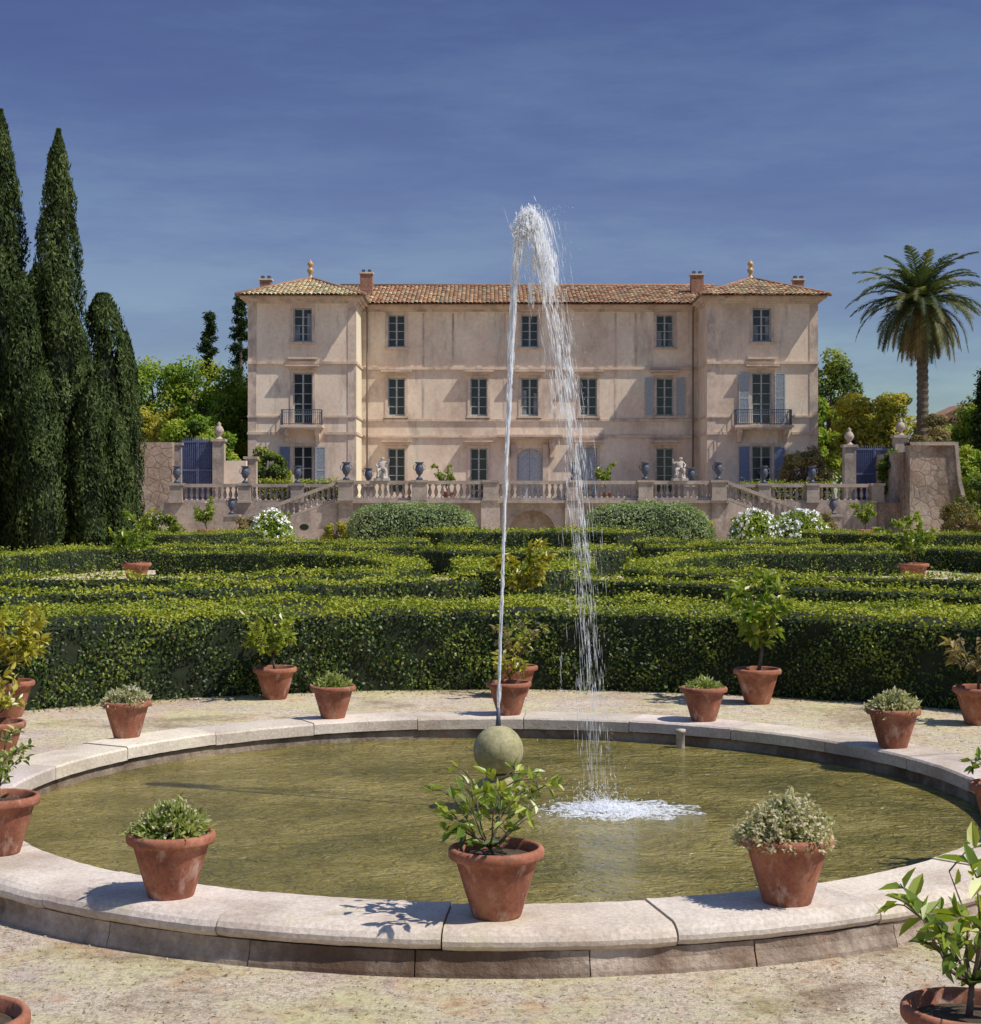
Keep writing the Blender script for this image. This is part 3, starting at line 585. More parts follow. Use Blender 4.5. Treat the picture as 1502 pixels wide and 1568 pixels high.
def palm(x,y,z0,hc,rf):
    e=empty('palm_tree',(x,y,z0)); b=B(); pts=[];rad=[]
    for i in range(60): z=hc*i/59; pts.append((.15*math.sin(i*.05),0,z)); rad.append(.33+.05*(i%2)+(.2*(i-52)/8 if i>52 else 0)-.05*(i/59))
    b.tube(pts,rad,14,0,False); V=[];C=[]
    nf=104
    for i in range(nf):
        az=i*2.39996; el=1.5-2.4*(i/nf)**.85+R.normal(0,.08); ln=rf*R.uniform(.85,1.12)*(1 if el>-.2 else .86); dr=np.array([math.cos(az),math.sin(az),0])
        p=np.array([pts[-1][0],0,hc]); pp=[p.copy()]; a=el; ns=14; cv=R.uniform(.06,.12)
        for k in range(ns):
            p=p+(dr*math.cos(a)+np.array([0,0,math.sin(a)]))*ln/ns; a-=(cv+.04*k/ns)*(1 if a>-1.35 else 0); pp.append(p.copy())
        b.tube([tuple(q) for q in pp],[.035*(1-k/ns)+.008 for k in range(ns+1)],4,0)
        side=np.array([-dr[1],dr[0],0]); dead=el<-.35 and R.random()<.6; hue=R.random()
        for k in range(2,ns*4):
            s=k/4; j=min(int(s),ns-1); q=pp[j]+(pp[j+1]-pp[j])*(s-j); tg=(pp[j+1]-pp[j])/np.linalg.norm(pp[j+1]-pp[j]); LL=.66*math.sin(PI*min(1,.12+.88*s/ns))**.6+.05
            for sg in (-1,1):
                d=side*sg*.75+tg*.65+np.array([0,0,.25-.35*abs(R.normal(0,.6))]); d/=np.linalg.norm(d); w=tg*.04
                V+= [q-w,q+w,q+d*LL*.6+w*.8+[0,0,-.02],q+d*LL+[0,0,-.08]]
                c=np.array((.26,.19,.08) if dead else (.055,.08,.035) if hue<.6 else (.17,.18,.07))*R.uniform(.7,1.3); C+=[c]*4
    b.obj('trunk',[M_bark],e); V=np.array(V); npmesh('fronds',V,np.arange(len(V)).reshape(-1,4),[M_leaf],np.array(C),parent=e)
palm(25.0,95,1.9,11.5,4.3)
n=26000; x=R.uniform(-110,110,n); hh=5+2.5*np.sin(x*.21)+1.6*np.sin(x*.53+1)+1.2*np.sin(x*1.3); z=1.5+hh*R.random(n)**.6; y=165+R.normal(0,2,n)
P=np.stack([x,y,z],1); V,F=leaves(P,np.tile([0,-.6,.6],(n,1)),1.0,.7,.7)
npmesh('distant_trees',V,F,[M_leaf],np.repeat(pal(P,HEDGE,f=.4,bias=.1),4,axis=0))

# ------------------------------------------------------------ chateau
ch=empty('chateau_building',(0,0,0))
Y1,Y0=100.0,104.5; ZF,ZE=1.9,14.35; YB=118
LX0,LX1,RX0,RX1=-14.84,-8.24,13.28,20.04
walls=B(); trim=B(); glass=B(); shut=B(); iron=B()
def facade(x0,x1,z0,z1,y,ops,dep=.28):
    xs=sorted({x0,x1,*[o[0] for o in ops],*[o[1] for o in ops]}); zs=sorted({z0,z1,*[o[2] for o in ops],*[o[3] for o in ops]})
    for i in range(len(xs)-1):
        for j in range(len(zs)-1):
            cx=(xs[i]+xs[i+1])/2; cz=(zs[j]+zs[j+1])/2
            if any(o[0]<cx<o[1] and o[2]<cz<o[3] for o in ops): continue
            walls.quad((xs[i],y,zs[j]),(xs[i+1],y,zs[j]),(xs[i+1],y,zs[j+1]),(xs[i],y,zs[j+1]))
    for a,b_,c,d in ops:
        walls.quad((a,y,c),(a,y,d),(a,y+dep,d),(a,y+dep,c),1); walls.quad((b_,y,c),(b_,y+dep,c),(b_,y+dep,d),(b_,y,d),1)
        walls.quad((a,y,d),(b_,y,d),(b_,y+dep,d),(a,y+dep,d),1); walls.quad((a,y,c),(a,y+dep,c),(b_,y+dep,c),(b_,y,c),1)
def window(xc,z0,z1,w,y,hood=False,rows=4,light=False,sill=True,surround=True):
    a,b_=xc-w/2,xc+w/2; yy=y+.2
    glass.box(a-.01,b_+.01,yy+.05,yy+.09,z0,z1,0)
    if light:
        for p,q in ((a+.09,xc-.2),(xc+.25,b_-.09)): glass.box(p,q,yy+.035,yy+.048,z0+.05,z0+(z1-z0)*random.uniform(.5,.95),1)
    f=.075
    trimf=[(a,a+f,z0,z1),(b_-f,b_,z0,z1),(xc-.05,xc+.05,z0,z1),(a+f,b_-f,z1-f,z1),(a+f,b_-f,z0,z0+f*1.4)]
    for i,(p,q,r,s) in enumerate(trimf): glass.box(p,q,yy-.01 if i<2 else yy-.004 if i==2 else yy,yy+.05,r,s,2)
    for k in range(1,rows):
        z=z0+(z1-z0)*k/rows; glass.box(a+f,b_-f,yy+.008,yy+.05,z-.02,z+.02,2)
    if surround:
        s=.17; trim.box(a-s,a,y-.04,y+.02,z0,z1); trim.box(b_,b_+s,y-.04,y+.02,z0,z1); trim.box(a-s,b_+s,y-.045,y+.02,z1,z1+s)
    if sill: trim.box(a-.22,b_+.22,y-.14,y+.02,z0-.13,z0-.002)
    if hood:
        trim.box(a-.3,b_+.3,y-.22,y+.02,z1+.30,z1+.38); trim.box(a-.42,b_+.42,y-.48,y+.02,z1+.382,z1+.48)
def shutter(x0,x1,z0,z1,y,m=0):
    shut.box(x0,x1,y-.035,y-.012,z0,z1,m); f=.06
    for p,q,r,s in ((x0,x0+f,z0,z1),(x1-f,x1,z0,z1),(x0+f,x1-f,z1-f,z1),(x0+f,x1-f,z0,z0+f),(x0+f,x1-f,(z0+z1)/2-.04,(z0+z1)/2+.04)): shut.box(p,q,y-.07,y-.03,r,s,m)
    k=z0+.12
    while k<z1-.12: shut.box(x0+f,x1-f,y-.055,y-.036,k,k+.03,m); k+=.075
cx5=[-6.02,-.75,2.51,6.27,11.16]; ops=[]
for x in (cx5[0],cx5[2],cx5[4]): ops.append((x-.55,x+.55,11.75,13.84))
for x in cx5: ops.append((x-.55,x+.55,7.36,9.79))
for i,x in enumerate(cx5):
    if i==2: ops.append((x-.83,x+.83,ZF,5.3))
    else: ops.append((x-.55,x+.55,2.4 if i in(0,4) else ZF,5.3))
facade(LX1,RX0,ZF,ZE,Y0,ops)
for x in (cx5[0],cx5[2],cx5[4]): window(x,11.75,13.84,1.1,Y0,rows=4,light=x==cx5[4])
for i,x in enumerate(cx5): window(x,7.36,9.79,1.1,Y0,hood=True,rows=4,light=i==2)
for i,x in enumerate(cx5):
    if i!=2: window(x,2.4 if i in(0,4) else ZF,5.3,1.1,Y0,hood=True,rows=5,sill=False)
shutter(6.27-.53,6.27-.01,ZF,5.28,Y0+.16,0); shutter(6.27+.01,6.27+.53,ZF,5.28,Y0+.16,0)
x=cx5[2]; shut.box(x-.83,x-.01,Y0+.2,Y0+.25,ZF,5.3,0); shut.box(x+.01,x+.83,Y0+.2,Y0+.25,ZF,5.3,0)
for sx in (-1,1):
    for z0,z1 in ((2.1,3.0),(3.15,4.6)):
        xa,xb=sorted((x+sx*.15,x+sx*.7)); shut.box(xa,xb,Y0+.175,Y0+.2,z0,z1,0)
pr=[(x-.83,4.6)]+[(x-.83*math.cos(PI*k/12),4.6+.66*math.sin(PI*k/12)) for k in range(1,6)]+[(x,5.26),(x,5.3),(x-.83,5.3)]
trim.prismY(pr,Y0-.01,Y0+.19); trim.prismY([(2*x-p,q) for p,q in pr][::-1],Y0-.01,Y0+.19)
for sx in (-1,1):
    xa,xb=sorted((x+sx*.84,x+sx*1.2)); trim.box(xa,xb,Y0-.14,Y0+.02,ZF,5.55); xa,xb=sorted((x+sx*1.25,x+sx*1.62)); trim.box(xa,xb,Y0-.55,Y0+.02,5.3,5.879); trim.box(xa+.03,xb-.03,Y0-.3,Y0+.02,4.7,5.299)
trim.box(x-2.05,x+2.05,Y0-.95,Y0+.02,6.0,6.14); trim.box(x-1.95,x+1.95,Y0-.75,Y0+.02,5.88,5.998)
shutter(11.16-1.28,11.16-.73,7.36,9.79,Y0-.04,0); shutter(11.16+.73,11.16+1.28,7.36,9.79,Y0-.04,0)
for (x0,x1,xc,bw,rt) in ((LX0,LX1,-11.5,2.4,0),(RX0,RX1,16.62,3.36,1)):
    ops=[(xc-.57,xc+.57,11.66,13.74),(xc-.6,xc+.6,6.62,9.78),(xc-.6,xc+.6,ZF,5.3)]
    facade(x0,x1,ZF,ZE,Y1,ops)
    window(xc,11.66,13.74,1.14,Y1,rows=4,light=True); window(xc,6.62,9.78,1.2,Y1,hood=True,rows=5,sill=False); window(xc,ZF,5.3,1.2,Y1,rows=5,sill=False)
    if rt: shutter(xc-1.42,xc-.78,6.7,9.78,Y1-.04,0); shutter(xc+.78,xc+1.42,6.7,9.78,Y1-.04,0)
    shutter(xc-1.4,xc-.78,2.4,5.25,Y1-.04,1); shutter(xc+.78,xc+1.4,2.4,5.25,Y1-.04,1 if rt else 0)
    trim.box(xc-bw/2-.1,xc+bw/2+.1,Y1-1.0,Y1+.02,6.40,6.56); trim.box(xc-bw/2,xc+bw/2,Y1-.9,Y1+.02,6.28,6.398)
    for sx in (-1,1):
        xa,xb=sorted((xc+sx*(bw/2-.15),xc+sx*(bw/2-.4)))
        pr=[(Y1+.02,5.5),(Y1-.15,5.55),(Y1-.3,5.85),(Y1-.75,6.1),(Y1-.8,6.279),(Y1+.02,6.279)]
        n=6; trim.add([(xa,p,q) for p,q in pr]+[(xb,p,q) for p,q in pr],[tuple(range(n)),tuple(range(2*n-1,n-1,-1))]+[(i,i+n,(i+1)%n+n,(i+1)%n) for i in range(n)])
    zt=7.5; xa,xb=xc-bw/2,xc+bw/2; ya=Y1-.93
    iron.box(xa,xb,ya-.025,ya+.025,zt-.04,zt); iron.box(xa,xb,ya-.02,ya+.02,6.62,6.65); iron.box(xa,xb,ya-.015,ya+.015,7.3,7.325)
    for xs_ in (xa,xb): iron.box(xs_-.02,xs_+.02,ya+.03,Y1,zt-.04,zt); iron.box(xs_-.02,xs_+.02,ya+.03,Y1,6.62,6.65)
    k=xa
    while k<=xb+.01:
        iron.tube([(k,ya,6.56),(k,ya-.07,6.75),(k,ya-.09,6.9),(k,ya-.01,7.2),(k,ya,zt-.04)],[.014]*5,4); k+=.11
    for xs_ in (xa,xb):
        k=ya+.1
        while k<Y1: iron.box(xs_-.012,xs_+.012,k-.012,k+.012,6.56,zt-.04); k+=.11
    ins,outx=(x1,x0) if not rt else (x0,x1)
    walls.quad((ins,Y1,ZF),(ins,Y0,ZF),(ins,Y0,ZE),(ins,Y1,ZE),2 if not rt else 0)
    walls.quad((outx,Y1,ZF),(outx,YB,ZF),(outx,YB,ZE),(outx,Y1,ZE),0)
    for p,q in ((x0-.02,x0+.5),(x1-.5,x1+.02)): trim.box(p,q,Y1-.035,Y1+.01,ZF,ZE)
    for z,h,d in ((10.32,.16,.16),(7.05,.12,.10),(6.0,.16,.12)):
        if z==7.05 or z==6.0:
            trim.box(x0-.05,xc-bw/2-.15,Y1-d,Y1+.02,z,z+h); trim.box(xc+bw/2+.15,x1+.05,Y1-d,Y1+.02,z,z+h)
        else: trim.box(x0-.05,x1+.05,Y1-d,Y1+.02,z,z+h)
        trim.box(ins-.0,ins+.07,Y1+.02,Y0,z,z+h) if not rt else trim.box(ins-.07,ins,Y1+.02,Y0,z,z+h)
    trim.box(xc-.9,xc+.9,Y1-.25,Y1+.02,10.62,10.75)
walls.quad((LX0,YB,ZF),(RX1,YB,ZF),(RX1,YB,ZE),(LX0,YB,ZE),0)
def strip(z,h,d,gap=None):
    if gap: trim.box(LX1+.075,gap[0],Y0-d,Y0+.02,z,z+h); trim.box(gap[1],RX0-.075,Y0-d,Y0+.02,z,z+h)
    else: trim.box(LX1+.075,RX0-.075,Y0-d,Y0+.02,z,z+h)
strip(10.32,.16,.15); strip(7.02,.14,.10); strip(5.98,.14,.12,(.4,4.6))
for xx in (-4.3,-2.4,.9,4.15,4.9,8.0,9.3):
    trim.box(xx-.07,xx+.07,Y0-.012,Y0+.01,10.49,13.95)
for xx in (-4.3,.9,4.15,8.0): trim.box(xx-.07,xx+.07,Y0-.012,Y0+.01,7.17,10.3)
for k,d in enumerate((.14,.32,.52)):
    z0=ZE-.32+k*.13; z1=z0+.128; ds=d*.85
    for x0,x1 in ((LX0,LX1),(RX0,RX1)):
        trim.box(x0-ds,x1+ds,Y1-d,Y1+.02,z0,z1); trim.box(x0-ds,x0-.001,Y1+.021,YB,z0,z1); trim.box(x1+.001,x1+ds,Y1+.021,Y0+1,z0,z1)
    trim.box(LX1+ds+.003,RX0-ds-.003,Y0-d,Y0+.02,z0,z1)
walls.obj('walls',[M_facade,M_trim,M_side],ch); trim.obj('stone_trim',[M_trim],ch); glass.obj('windows',[M_glass,M_glassL,M_frame],ch)
shut.obj('shutters_and_door',[M_shut,M_shutd],ch); iron.obj('balcony_railings',[M_iron],ch)
b=B()
for xx in (RX0-.35,LX1+.35): b.tube([(xx,Y0-.22,ZF),(xx,Y0-.22,13.9),(xx,Y0-.6,14.35)],[.055,.055,.055],8)
b.obj('downpipes',[M_zinc],ch)
TC=[(.50,.24,.13),(.56,.30,.16),(.56,.38,.22),(.60,.46,.28),(.40,.18,.10),(.46,.38,.24),(.30,.20,.13)]
TY=[(.52,.42,.22),(.56,.49,.3),(.44,.38,.22),(.52,.34,.18),(.36,.34,.2),(.58,.48,.32)]
rv=[];rf=[];rc=[]
def slope(P0,U,W,T,vmax,colsel):
    P0,U,W=map(np.array,(P0,U,W)); Nn=np.cross(U,W); Nn=Nn/np.linalg.norm(Nn)
    if Nn[2]<0: Nn=-Nn
    w=.27; nc=int(T/w)
    for i in range(nc):
        u=(i+.5)*w; vm=vmax(u)
        if vm<.1: continue
        nr=max(1,int(math.ceil(vm/.5)))
        for j in range(nr):
            v0=j*.5; v1=min(vm,v0+.52); cs=random.choice(colsel); t=random.uniform(.7,1.15); c=tuple(q*t for q in cs); lift=random.uniform(0,.03); dv=random.uniform(-.03,.03) if j==0 else 0
            n=len(rv)
            for v,dh in ((v0+dv,.03),(v1,0)):
                for k in range(5):
                    a=PI*k/4; rv.append(P0+U*(u-math.cos(a)*w*.5)+W*v+Nn*(math.sin(a)*.09+dh+lift)); rc.append(c)
            for k in range(4): rf.append((n+k,n+k+1,n+6+k,n+5+k))
ov=.98; osd=.60; RZ=ZE+.08; RY=111.5; RZc=16.55
sl=np.array([0,RY-(Y0-ov),RZc-RZ]); Lc=np.linalg.norm(sl); Wc=sl/Lc
slope((LX1-2.6,Y0-ov,RZ),(1,0,0),Wc,RX0-LX1+5.2,lambda u:Lc,TC)
slb=np.array([0,-(YB+ov-RY),RZc-RZ]); Lb=np.linalg.norm(slb); slope((LX1-2.6,YB+ov,RZ),(1,0,0),slb/Lb,RX0-LX1+5.2,lambda u:Lb,TC)
for x0,x1,xa in ((LX0,LX1,-11.4),(RX0,RX1,16.7)):
    a=x0-osd; c=x1+osd; ya=Y1-ov; yp=104.6; zp=16.12; half=(c-a)/2; xm=(a+c)/2
    s=np.array([0,yp-ya,zp-RZ]); Ls=np.linalg.norm(s); slope((a,ya,RZ),(1,0,0),s/Ls,c-a,lambda u:Ls*min(u,(c-a)-u)/half,TY if xa<0 else TC+TY)
    D=YB-ya
    for sg,xs_ in ((1,a),(-1,c)):
        s=np.array([sg*half,0,zp-RZ]); L2=np.linalg.norm(s); slope((xs_,ya,RZ),(0,1,0),s/L2,D,lambda u:L2*min(1,u/(yp-ya)),TY if xa<0 else TC+TY)
roofo=npmesh('roof_tiles',np.array(rv),np.array(rf),[M_tile],np.array(rc),parent=ch,smooth=True)
b=B()
b.quad((LX1-2.6,Y0-ov+.05,RZ-.01),(RX0+2.6,Y0-ov+.05,RZ-.01),(RX0+2.6,RY,RZc-.02),(LX1-2.6,RY,RZc-.02))
for x0,x1 in ((LX0,LX1),(RX0,RX1)):
    b.box(x0-osd+.05,x1+osd-.05,Y1-ov+.05,YB,ZE+.075,ZE+.09)
b.box(LX1+.6,RX0-.6,Y0-ov+.06,YB,ZE+.072,ZE+.088)
def cap(p,q): b.tube([p,q],[.13,.13],8,0)
cap((LX1-2,RY,RZc+.05),(RX0+2,RY,RZc+.05))
for x0,x1 in ((LX0,LX1),(RX0,RX1)):
    a=x0-osd;c=x1+osd;xm=(a+c)/2; cap((a,Y1-ov,RZ+.05),(xm,104.6,16.17)); cap((c,Y1-ov,RZ+.05),(xm,104.6,16.17)); cap((xm,104.6,16.17),(xm,YB,16.17))
b.obj('roof_deck',[M_brick],ch)
b=B()
for x,y,z0,z1,w in ((-14.3,104,14.9,15.95,.7),(-8.2,108,15.4,16.9,.8),(13.65,108,15.4,16.8,.8),(19.6,104,14.9,15.95,.65)):
    b.box(x-w/2,x+w/2,y-w/2,y+w/2,z0,z1,0); b.box(x-w/2-.07,x+w/2+.07,y-w/2-.07,y+w/2+.07,z1,z1+.1,1)
    for dx in (-.2,.2): b.box(x+dx-.1,x+dx+.1,y-.2,y+.2,z1+.1,z1+.3,2)
b.obj('chimneys',[M_brick,M_trim,M_iron],ch)
b=B()
for x in (-11.54,16.66):
    pr=[(.3,0),(.3,.1),(.12,.2),(.1,.35),(.2,.5),(.22,.62),(.12,.75),(.06,.8),(.16,.88),(.2,1.0),(.14,1.13),(.04,1.2),(0,1.35)]
    b.lathe(pr,x,104.6,16.1,14,0)
b.obj('roof_finials',[plain('finial_glaze',(.45,.27,.12),.4)],ch)

# ------------------------------------------------------------ terrace
tw=empty('terrace_wall',(0,0,0)); b=B(); YT,YR=78.0,81.0; ZT=1.9
b.box(-80,80,84,140,-.1,ZT-.004,0)
b.box(-16.4,21.2,YR,84.001,-.1,ZT-.002,0)
X0,X1=-7.3,11.3; cxm=2.0
b.box(X0,cxm-1.1,YT,YR-.01,-.1,ZT,0); b.box(cxm+1.1,X1,YT,YR-.01,-.1,ZT,0); b.box(cxm-1.1,cxm+1.1,YT+.9,YR-.01,-.1,ZT,0)
for k in range(16):
    a0=PI*k/16;a1=PI*(k+1)/16; xa,xb=cxm-1.1*math.cos(a0),cxm-1.1*math.cos(a1); za,zb=.55+1.0*math.sin(a0),.55+1.0*math.sin(a1)
    b.prismY([(xa,za),(xb,zb),(xb,ZT-.001),(xa,ZT-.001)],YT,YT+.9)
for xx in (0,4): b.box(xx-.45,xx+.45,YT-.25,YT-.001,-.1,ZT,0)
for xx in (-6.9,-3.4,7.4,10.9): b.box(xx-.35,xx+.35,YT-.12,YT-.001,-.1,ZT,0)
b.box(X0-.1,X1+.1,YT-.3,YR-.2,ZT,ZT+.12,1)
for sg,xs_ in ((-1,X0),(1,X1)):
    nst=13; run=4.75/nst; rise=ZT/nst
    for i in range(nst):
        xa=xs_+sg*run*i; xb=xs_+sg*run*(i+1); a_,c_=sorted((xa,xb)); b.box(a_,c_,YT+.35,YR-.3,-.1,ZT-rise*(i+1)+.001,1)
    e1=xs_+sg*4.75
    pr=[(xs_,-.1),(e1,-.1),(e1,.25),(xs_,ZT+.12)]
    if sg<0: pr=pr[::-1]
    b.prismY(pr,YT,YT+.34,0)
    a_,c_=sorted((e1,e1+sg*.7)); b.box(a_,c_,YT-.15,YT+.5,-.1,1.25,0); b.box(a_-.06,c_+.06,YT-.21,YT+.56,1.25,1.35,1)
b.box(-17.6,-16.0,76.5,77.0,-.1,1.35,0); b.box(-17.7,-15.9,76.4,77.1,1.35,1.47,1); b.box(-16.4,-15.9,77.1,84,-.1,1.3,0)
b.obj('retaining_wall',[M_terr,M_bal],tw)
bb=B()
for xx in (-5.6,9.6,-8.9,13.1):
    z=1.1 if abs(xx-2)<8 else .75
    bb.add([(xx+.22*math.cos(2*PI*k/20),YT-.006,z+.15*math.sin(2*PI*k/20)) for k in range(20)],[tuple(range(20))])
bb.obj('drain_openings',[M_core],tw)
bal=B()
BPR=[(.085,0),(.085,.05),(.05,.07),(.045,.1),(.085,.2),(.095,.27),(.07,.38),(.042,.5),(.04,.54),(.06,.56),(.075,.58),(.075,.64)]
def ped(x,y,z,w=.62,h=.96): bal.box(x-w/2,x+w/2,y-w/2,y+w/2,z,z+h-.1,0); bal.box(x-w/2-.06,x+w/2+.06,y-w/2-.06,y+w/2+.06,z+h-.1,z+h+.012,0); bal.box(x-w/2-.04,x+w/2+.04,y-w/2-.04,y+w/2+.04,z,z+.1,0)
def balus(x0,x1,y,za,zb):
    L=x1-x0; n=max(1,int(L/.27)); sl=(zb-za)/L
    def slab(y0,y1,h0,h1): bal.add([(x0,y0,za+h0),(x1,y0,zb+h0),(x1,y1,zb+h0),(x0,y1,za+h0),(x0,y0,za+h1),(x1,y0,zb+h1),(x1,y1,zb+h1),(x0,y1,za+h1)],[(0,3,2,1),(4,5,6,7),(0,1,5,4),(1,2,6,5),(2,3,7,6),(3,0,4,7)])
    slab(y-.17,y+.17,0,.13); slab(y-.2,y+.2,.77,.94)
    for i in range(n):
        x=x0+(i+.5)*L/n; bal.lathe(BPR,x,y,za+sl*(x-x0)+.13,8,0)
zt=ZT+.125
pf=[-6.9,-3.4,0,4,7.4,10.9]
for x in pf: ped(x,YT+.05,zt,.7)
for a_,c_ in zip(pf[:-1],pf[1:]): balus(a_+.35,c_-.35,YT+.05,zt,zt)
balus(X0-4.75,X0-.05,YT+.17,.26,ZT+.12); balus(X1+.05,X1+4.75,YT+.17,ZT+.12,.26)
pl=[-15.6,-12.2,-9.6,-7.0]; prr=[11.0,13.6,16.0,19.2]
for seq in (pl,prr):
    for x in seq: ped(x,YR+.2,ZT-.005)
    for a_,c_ in zip(seq[:-1],seq[1:]): balus(a_+.32,c_-.32,YR+.2,ZT,ZT)
bal.obj('balustrade',[M_bal],tw)
UP=[(.0,0),(.17,0),(.17,.06),(.07,.12),(.06,.2),(.16,.3),(.22,.45),(.23,.6),(.19,.74),(.15,.8),(.2,.86),(.25,.9),(.24,.93),(.16,.9),(.15,.8)]
ub=B(); ub.box(-.19,.19,-.19,.19,0,.05); ub.lathe(UP,0,0,.05,18)
for s in (-1,1): ub.tube([(s*.18,0,.5),(s*.31,0,.6),(s*.31,0,.76),(s*.2,0,.86)],[.02,.02,.02,.02],5)
u0=ub.obj('garden_urn',[M_urn]); um=u0.data; bpy.data.objects.remove(u0)
def urn(x,y,z,s=1): o=bpy.data.objects.new('garden_urn',um); o.location=(x,y,z); o.scale=(s*.88,s*.88,s*.88); link(o)
zc=zt+.972
for x in (-6.9,-3.4,4,7.4,10.9): urn(x,YT+.05,zc)
for x in (-15.6,-12.2,16.0,13.6,-9.6): urn(x,YR+.2,ZT+.967)
for x in (-12.4,16.4): urn(x,YT+.17,1.35,.9)
urn(-16.9,76.75,1.47,.9); urn(-6.2,83,ZT+.9,1.0); urn(10.2,83,ZT+.9,1)
for x in (-6.2,10.2):
    q=B(); q.box(x-.25,x+.25,82.75,83.25,ZT,ZT+.8); q.box(x-.3,x+.3,82.7,83.3,ZT+.8,ZT+.9); q.obj('stone_pedestal',[M_bal])
def putto(x,y,z,mir):
    e=empty('putto_statue',(x,y,z)); b=B(); b.box(-.38,.38,-.26,.26,0,.12)
    b.lathe([(.3,.12),(.27,.25),(.24,.42),(.15,.5),(0,.51)],0,.05,0,9,0,False); b.obj('base',[M_statue],e)
    J={'pel':(0,0,.55,.13),'bel':(0,-.02,.68,.14),'che':(.02*mir,-.02,.83,.13),'nec':(.03*mir,-.02,.95,.055),'hea':(.04*mir,-.04,1.06,.115),'crn':(.04*mir,-.03,1.12,.1),
       'sl':(-.14,-.02,.88,.06),'el':(-.27,-.06,.74,.048),'hl':(-.2,-.22,.66,.04),'fl':(-.17,-.27,.63,.02),
       'sr':(.16,-.02,.88,.06),'er':(.3,-.03,.82,.048),'hr':(.34,-.1,.98,.04),'fr':(.35,-.12,1.05,.02),
       'tl':(-.11,-.08,.53,.1),'kl':(-.18,-.3,.5,.075),'al':(-.16,-.27,.24,.05),'ol':(-.17,-.36,.2,.035),
       'tr':(.11,-.08,.53,.1),'kr':(.2,-.27,.56,.075),'ar':(.2,-.3,.3,.05),'or':(.21,-.39,.27,.035)}
    E=[('pel','bel'),('bel','che'),('che','nec'),('nec','hea'),('hea','crn'),('che','sl'),('sl','el'),('el','hl'),('hl','fl'),('che','sr'),('sr','er'),('er','hr'),('hr','fr'),('pel','tl'),('tl','kl'),('kl','al'),('al','ol'),('pel','tr'),('tr','kr'),('kr','ar'),('ar','or')]
    ks=list(J); me=bpy.data.meshes.new('figure'); me.from_pydata([(J[k][0]*mir,J[k][1],J[k][2]) for k in ks],[(ks.index(a),ks.index(c)) for a,c in E],[]); me.materials.append(M_statue)
    o=bpy.data.objects.new('figure',me); link(o,e); sk=o.modifiers.new('s','SKIN'); 
    for i,k in enumerate(ks): v=me.skin_vertices[0].data[i]; v.radius=(J[k][3],)*2; v.use_root=(k=='pel')
    sk.use_smooth_shade=True; su=o.modifiers.new('u','SUBSURF'); su.levels=1; su.render_levels=1
    return e
putto(-5.2,YT+.05,ZT+1.065,1); putto(9.05,YT+.05,ZT+1.065,-1)

def pillar(x,y,z,w,h,ball=True,name='gate_pillar'):
    b=B(); b.box(x-w/2,x+w/2,y-w/2,y+w/2,z,z+h); b.box(x-w/2-.08,x+w/2+.08,y-w/2-.08,y+w/2+.08,z+h,z+h+.14); b.box(x-w/2-.06,x+w/2+.06,y-w/2-.06,y+w/2+.06,z+.0,z+.3)
    if ball: b.lathe([(.22,0),(.1,.12),(.1,.18),(.24,.34),(.26,.46),(.18,.62),(.08,.72),(.12,.8),(0,.92)],x,y,z+h+.14,12)
    b.obj(name,[M_terr],loc=(x,y,z))
pillar(-14.3,86,1.9,.6,3.2); pillar(-16.5,86,1.9,.5,3.0,False); pillar(-12.75,87,1.9,.6,2.3,False); pillar(18.9,86,1.9,.6,2.9); pillar(21.6,86,1.9,.7,3.4)
def gate(x0,x1,y,z0,h):
    b=B(); xm=(x0+x1)/2; b.box(x0,x1,y-.03,y+.03,z0+.1,z0+.2); b.box(x0,x1,y-.03,y+.03,z0+h*.5,z0+h*.5+.1); b.box(x0,x1,y-.03,y+.03,z0+h-.15,z0+h-.05)
    for xa in (x0,xm-.06,xm+.01,x1-.05): b.box(xa,xa+.05,y-.04,y+.04,z0,z0+h)
    k=x0+.1
    while k<x1-.05: b.tube([(k,y,z0+.1),(k,y,z0+h-.05),(k,y,z0+h+.12)],[.018,.018,.004],5); k+=.11
    b.box(x0+.05,x1-.05,y+.035,y+.045,z0+.1,z0+h-.15)
    b.obj('iron_gate',[M_gate],loc=(xm,y,z0))
gate(-16.25,-14.6,86,1.9,3.3); gate(19.2,21.25,86,1.9,2.9)
b=B(); b.box(-19.5,-16.35,83.9,84.4,0,5.0); b.prismY([(-30,0),(-19.5,0),(-19.5,4.8),(-30,4.2)],83.9,84.4); b.box(-14.0,-12.9,86.2,86.6,1.9,4.1,1); b.obj('rubble_wall',[M_rub,M_facade])
# scrolled buttress wall: straight pier with a concave sloping coping
pr=[(20.4,-.1),(24.6,-.1),(24.5,.35),(23.9,.62),(23.35,1.1),(22.95,1.9),(22.72,2.9),(22.6,4.0),(22.55,4.7),(20.4,4.7)]
b=B(); b.prismY(pr,79.4,80.3,0)
top=pr[2:]; off=[(x+.16,z+.12) if i<len(top)-2 else (x+(.16 if i==len(top)-2 else -.05),z+.16) for i,(x,z) in enumerate(top)]
for (p,q),(u,v) in zip(zip(top[:-1],top[1:]),zip(off[:-1],off[1:])):
    vs=[(p[0],79.25,p[1]),(q[0],79.25,q[1]),(v[0],79.25,v[1]),(u[0],79.25,u[1]),(p[0],80.45,p[1]),(q[0],80.45,q[1]),(v[0],80.45,v[1]),(u[0],80.45,u[1])]
    b.add(vs,[(0,3,2,1),(4,5,6,7),(3,7,6,2),(0,1,5,4)],1)
b.box(20.3,20.7,80.31,86,0,4.4,0)
b.obj('scrolled_garden_wall',[M_rub,M_bal])
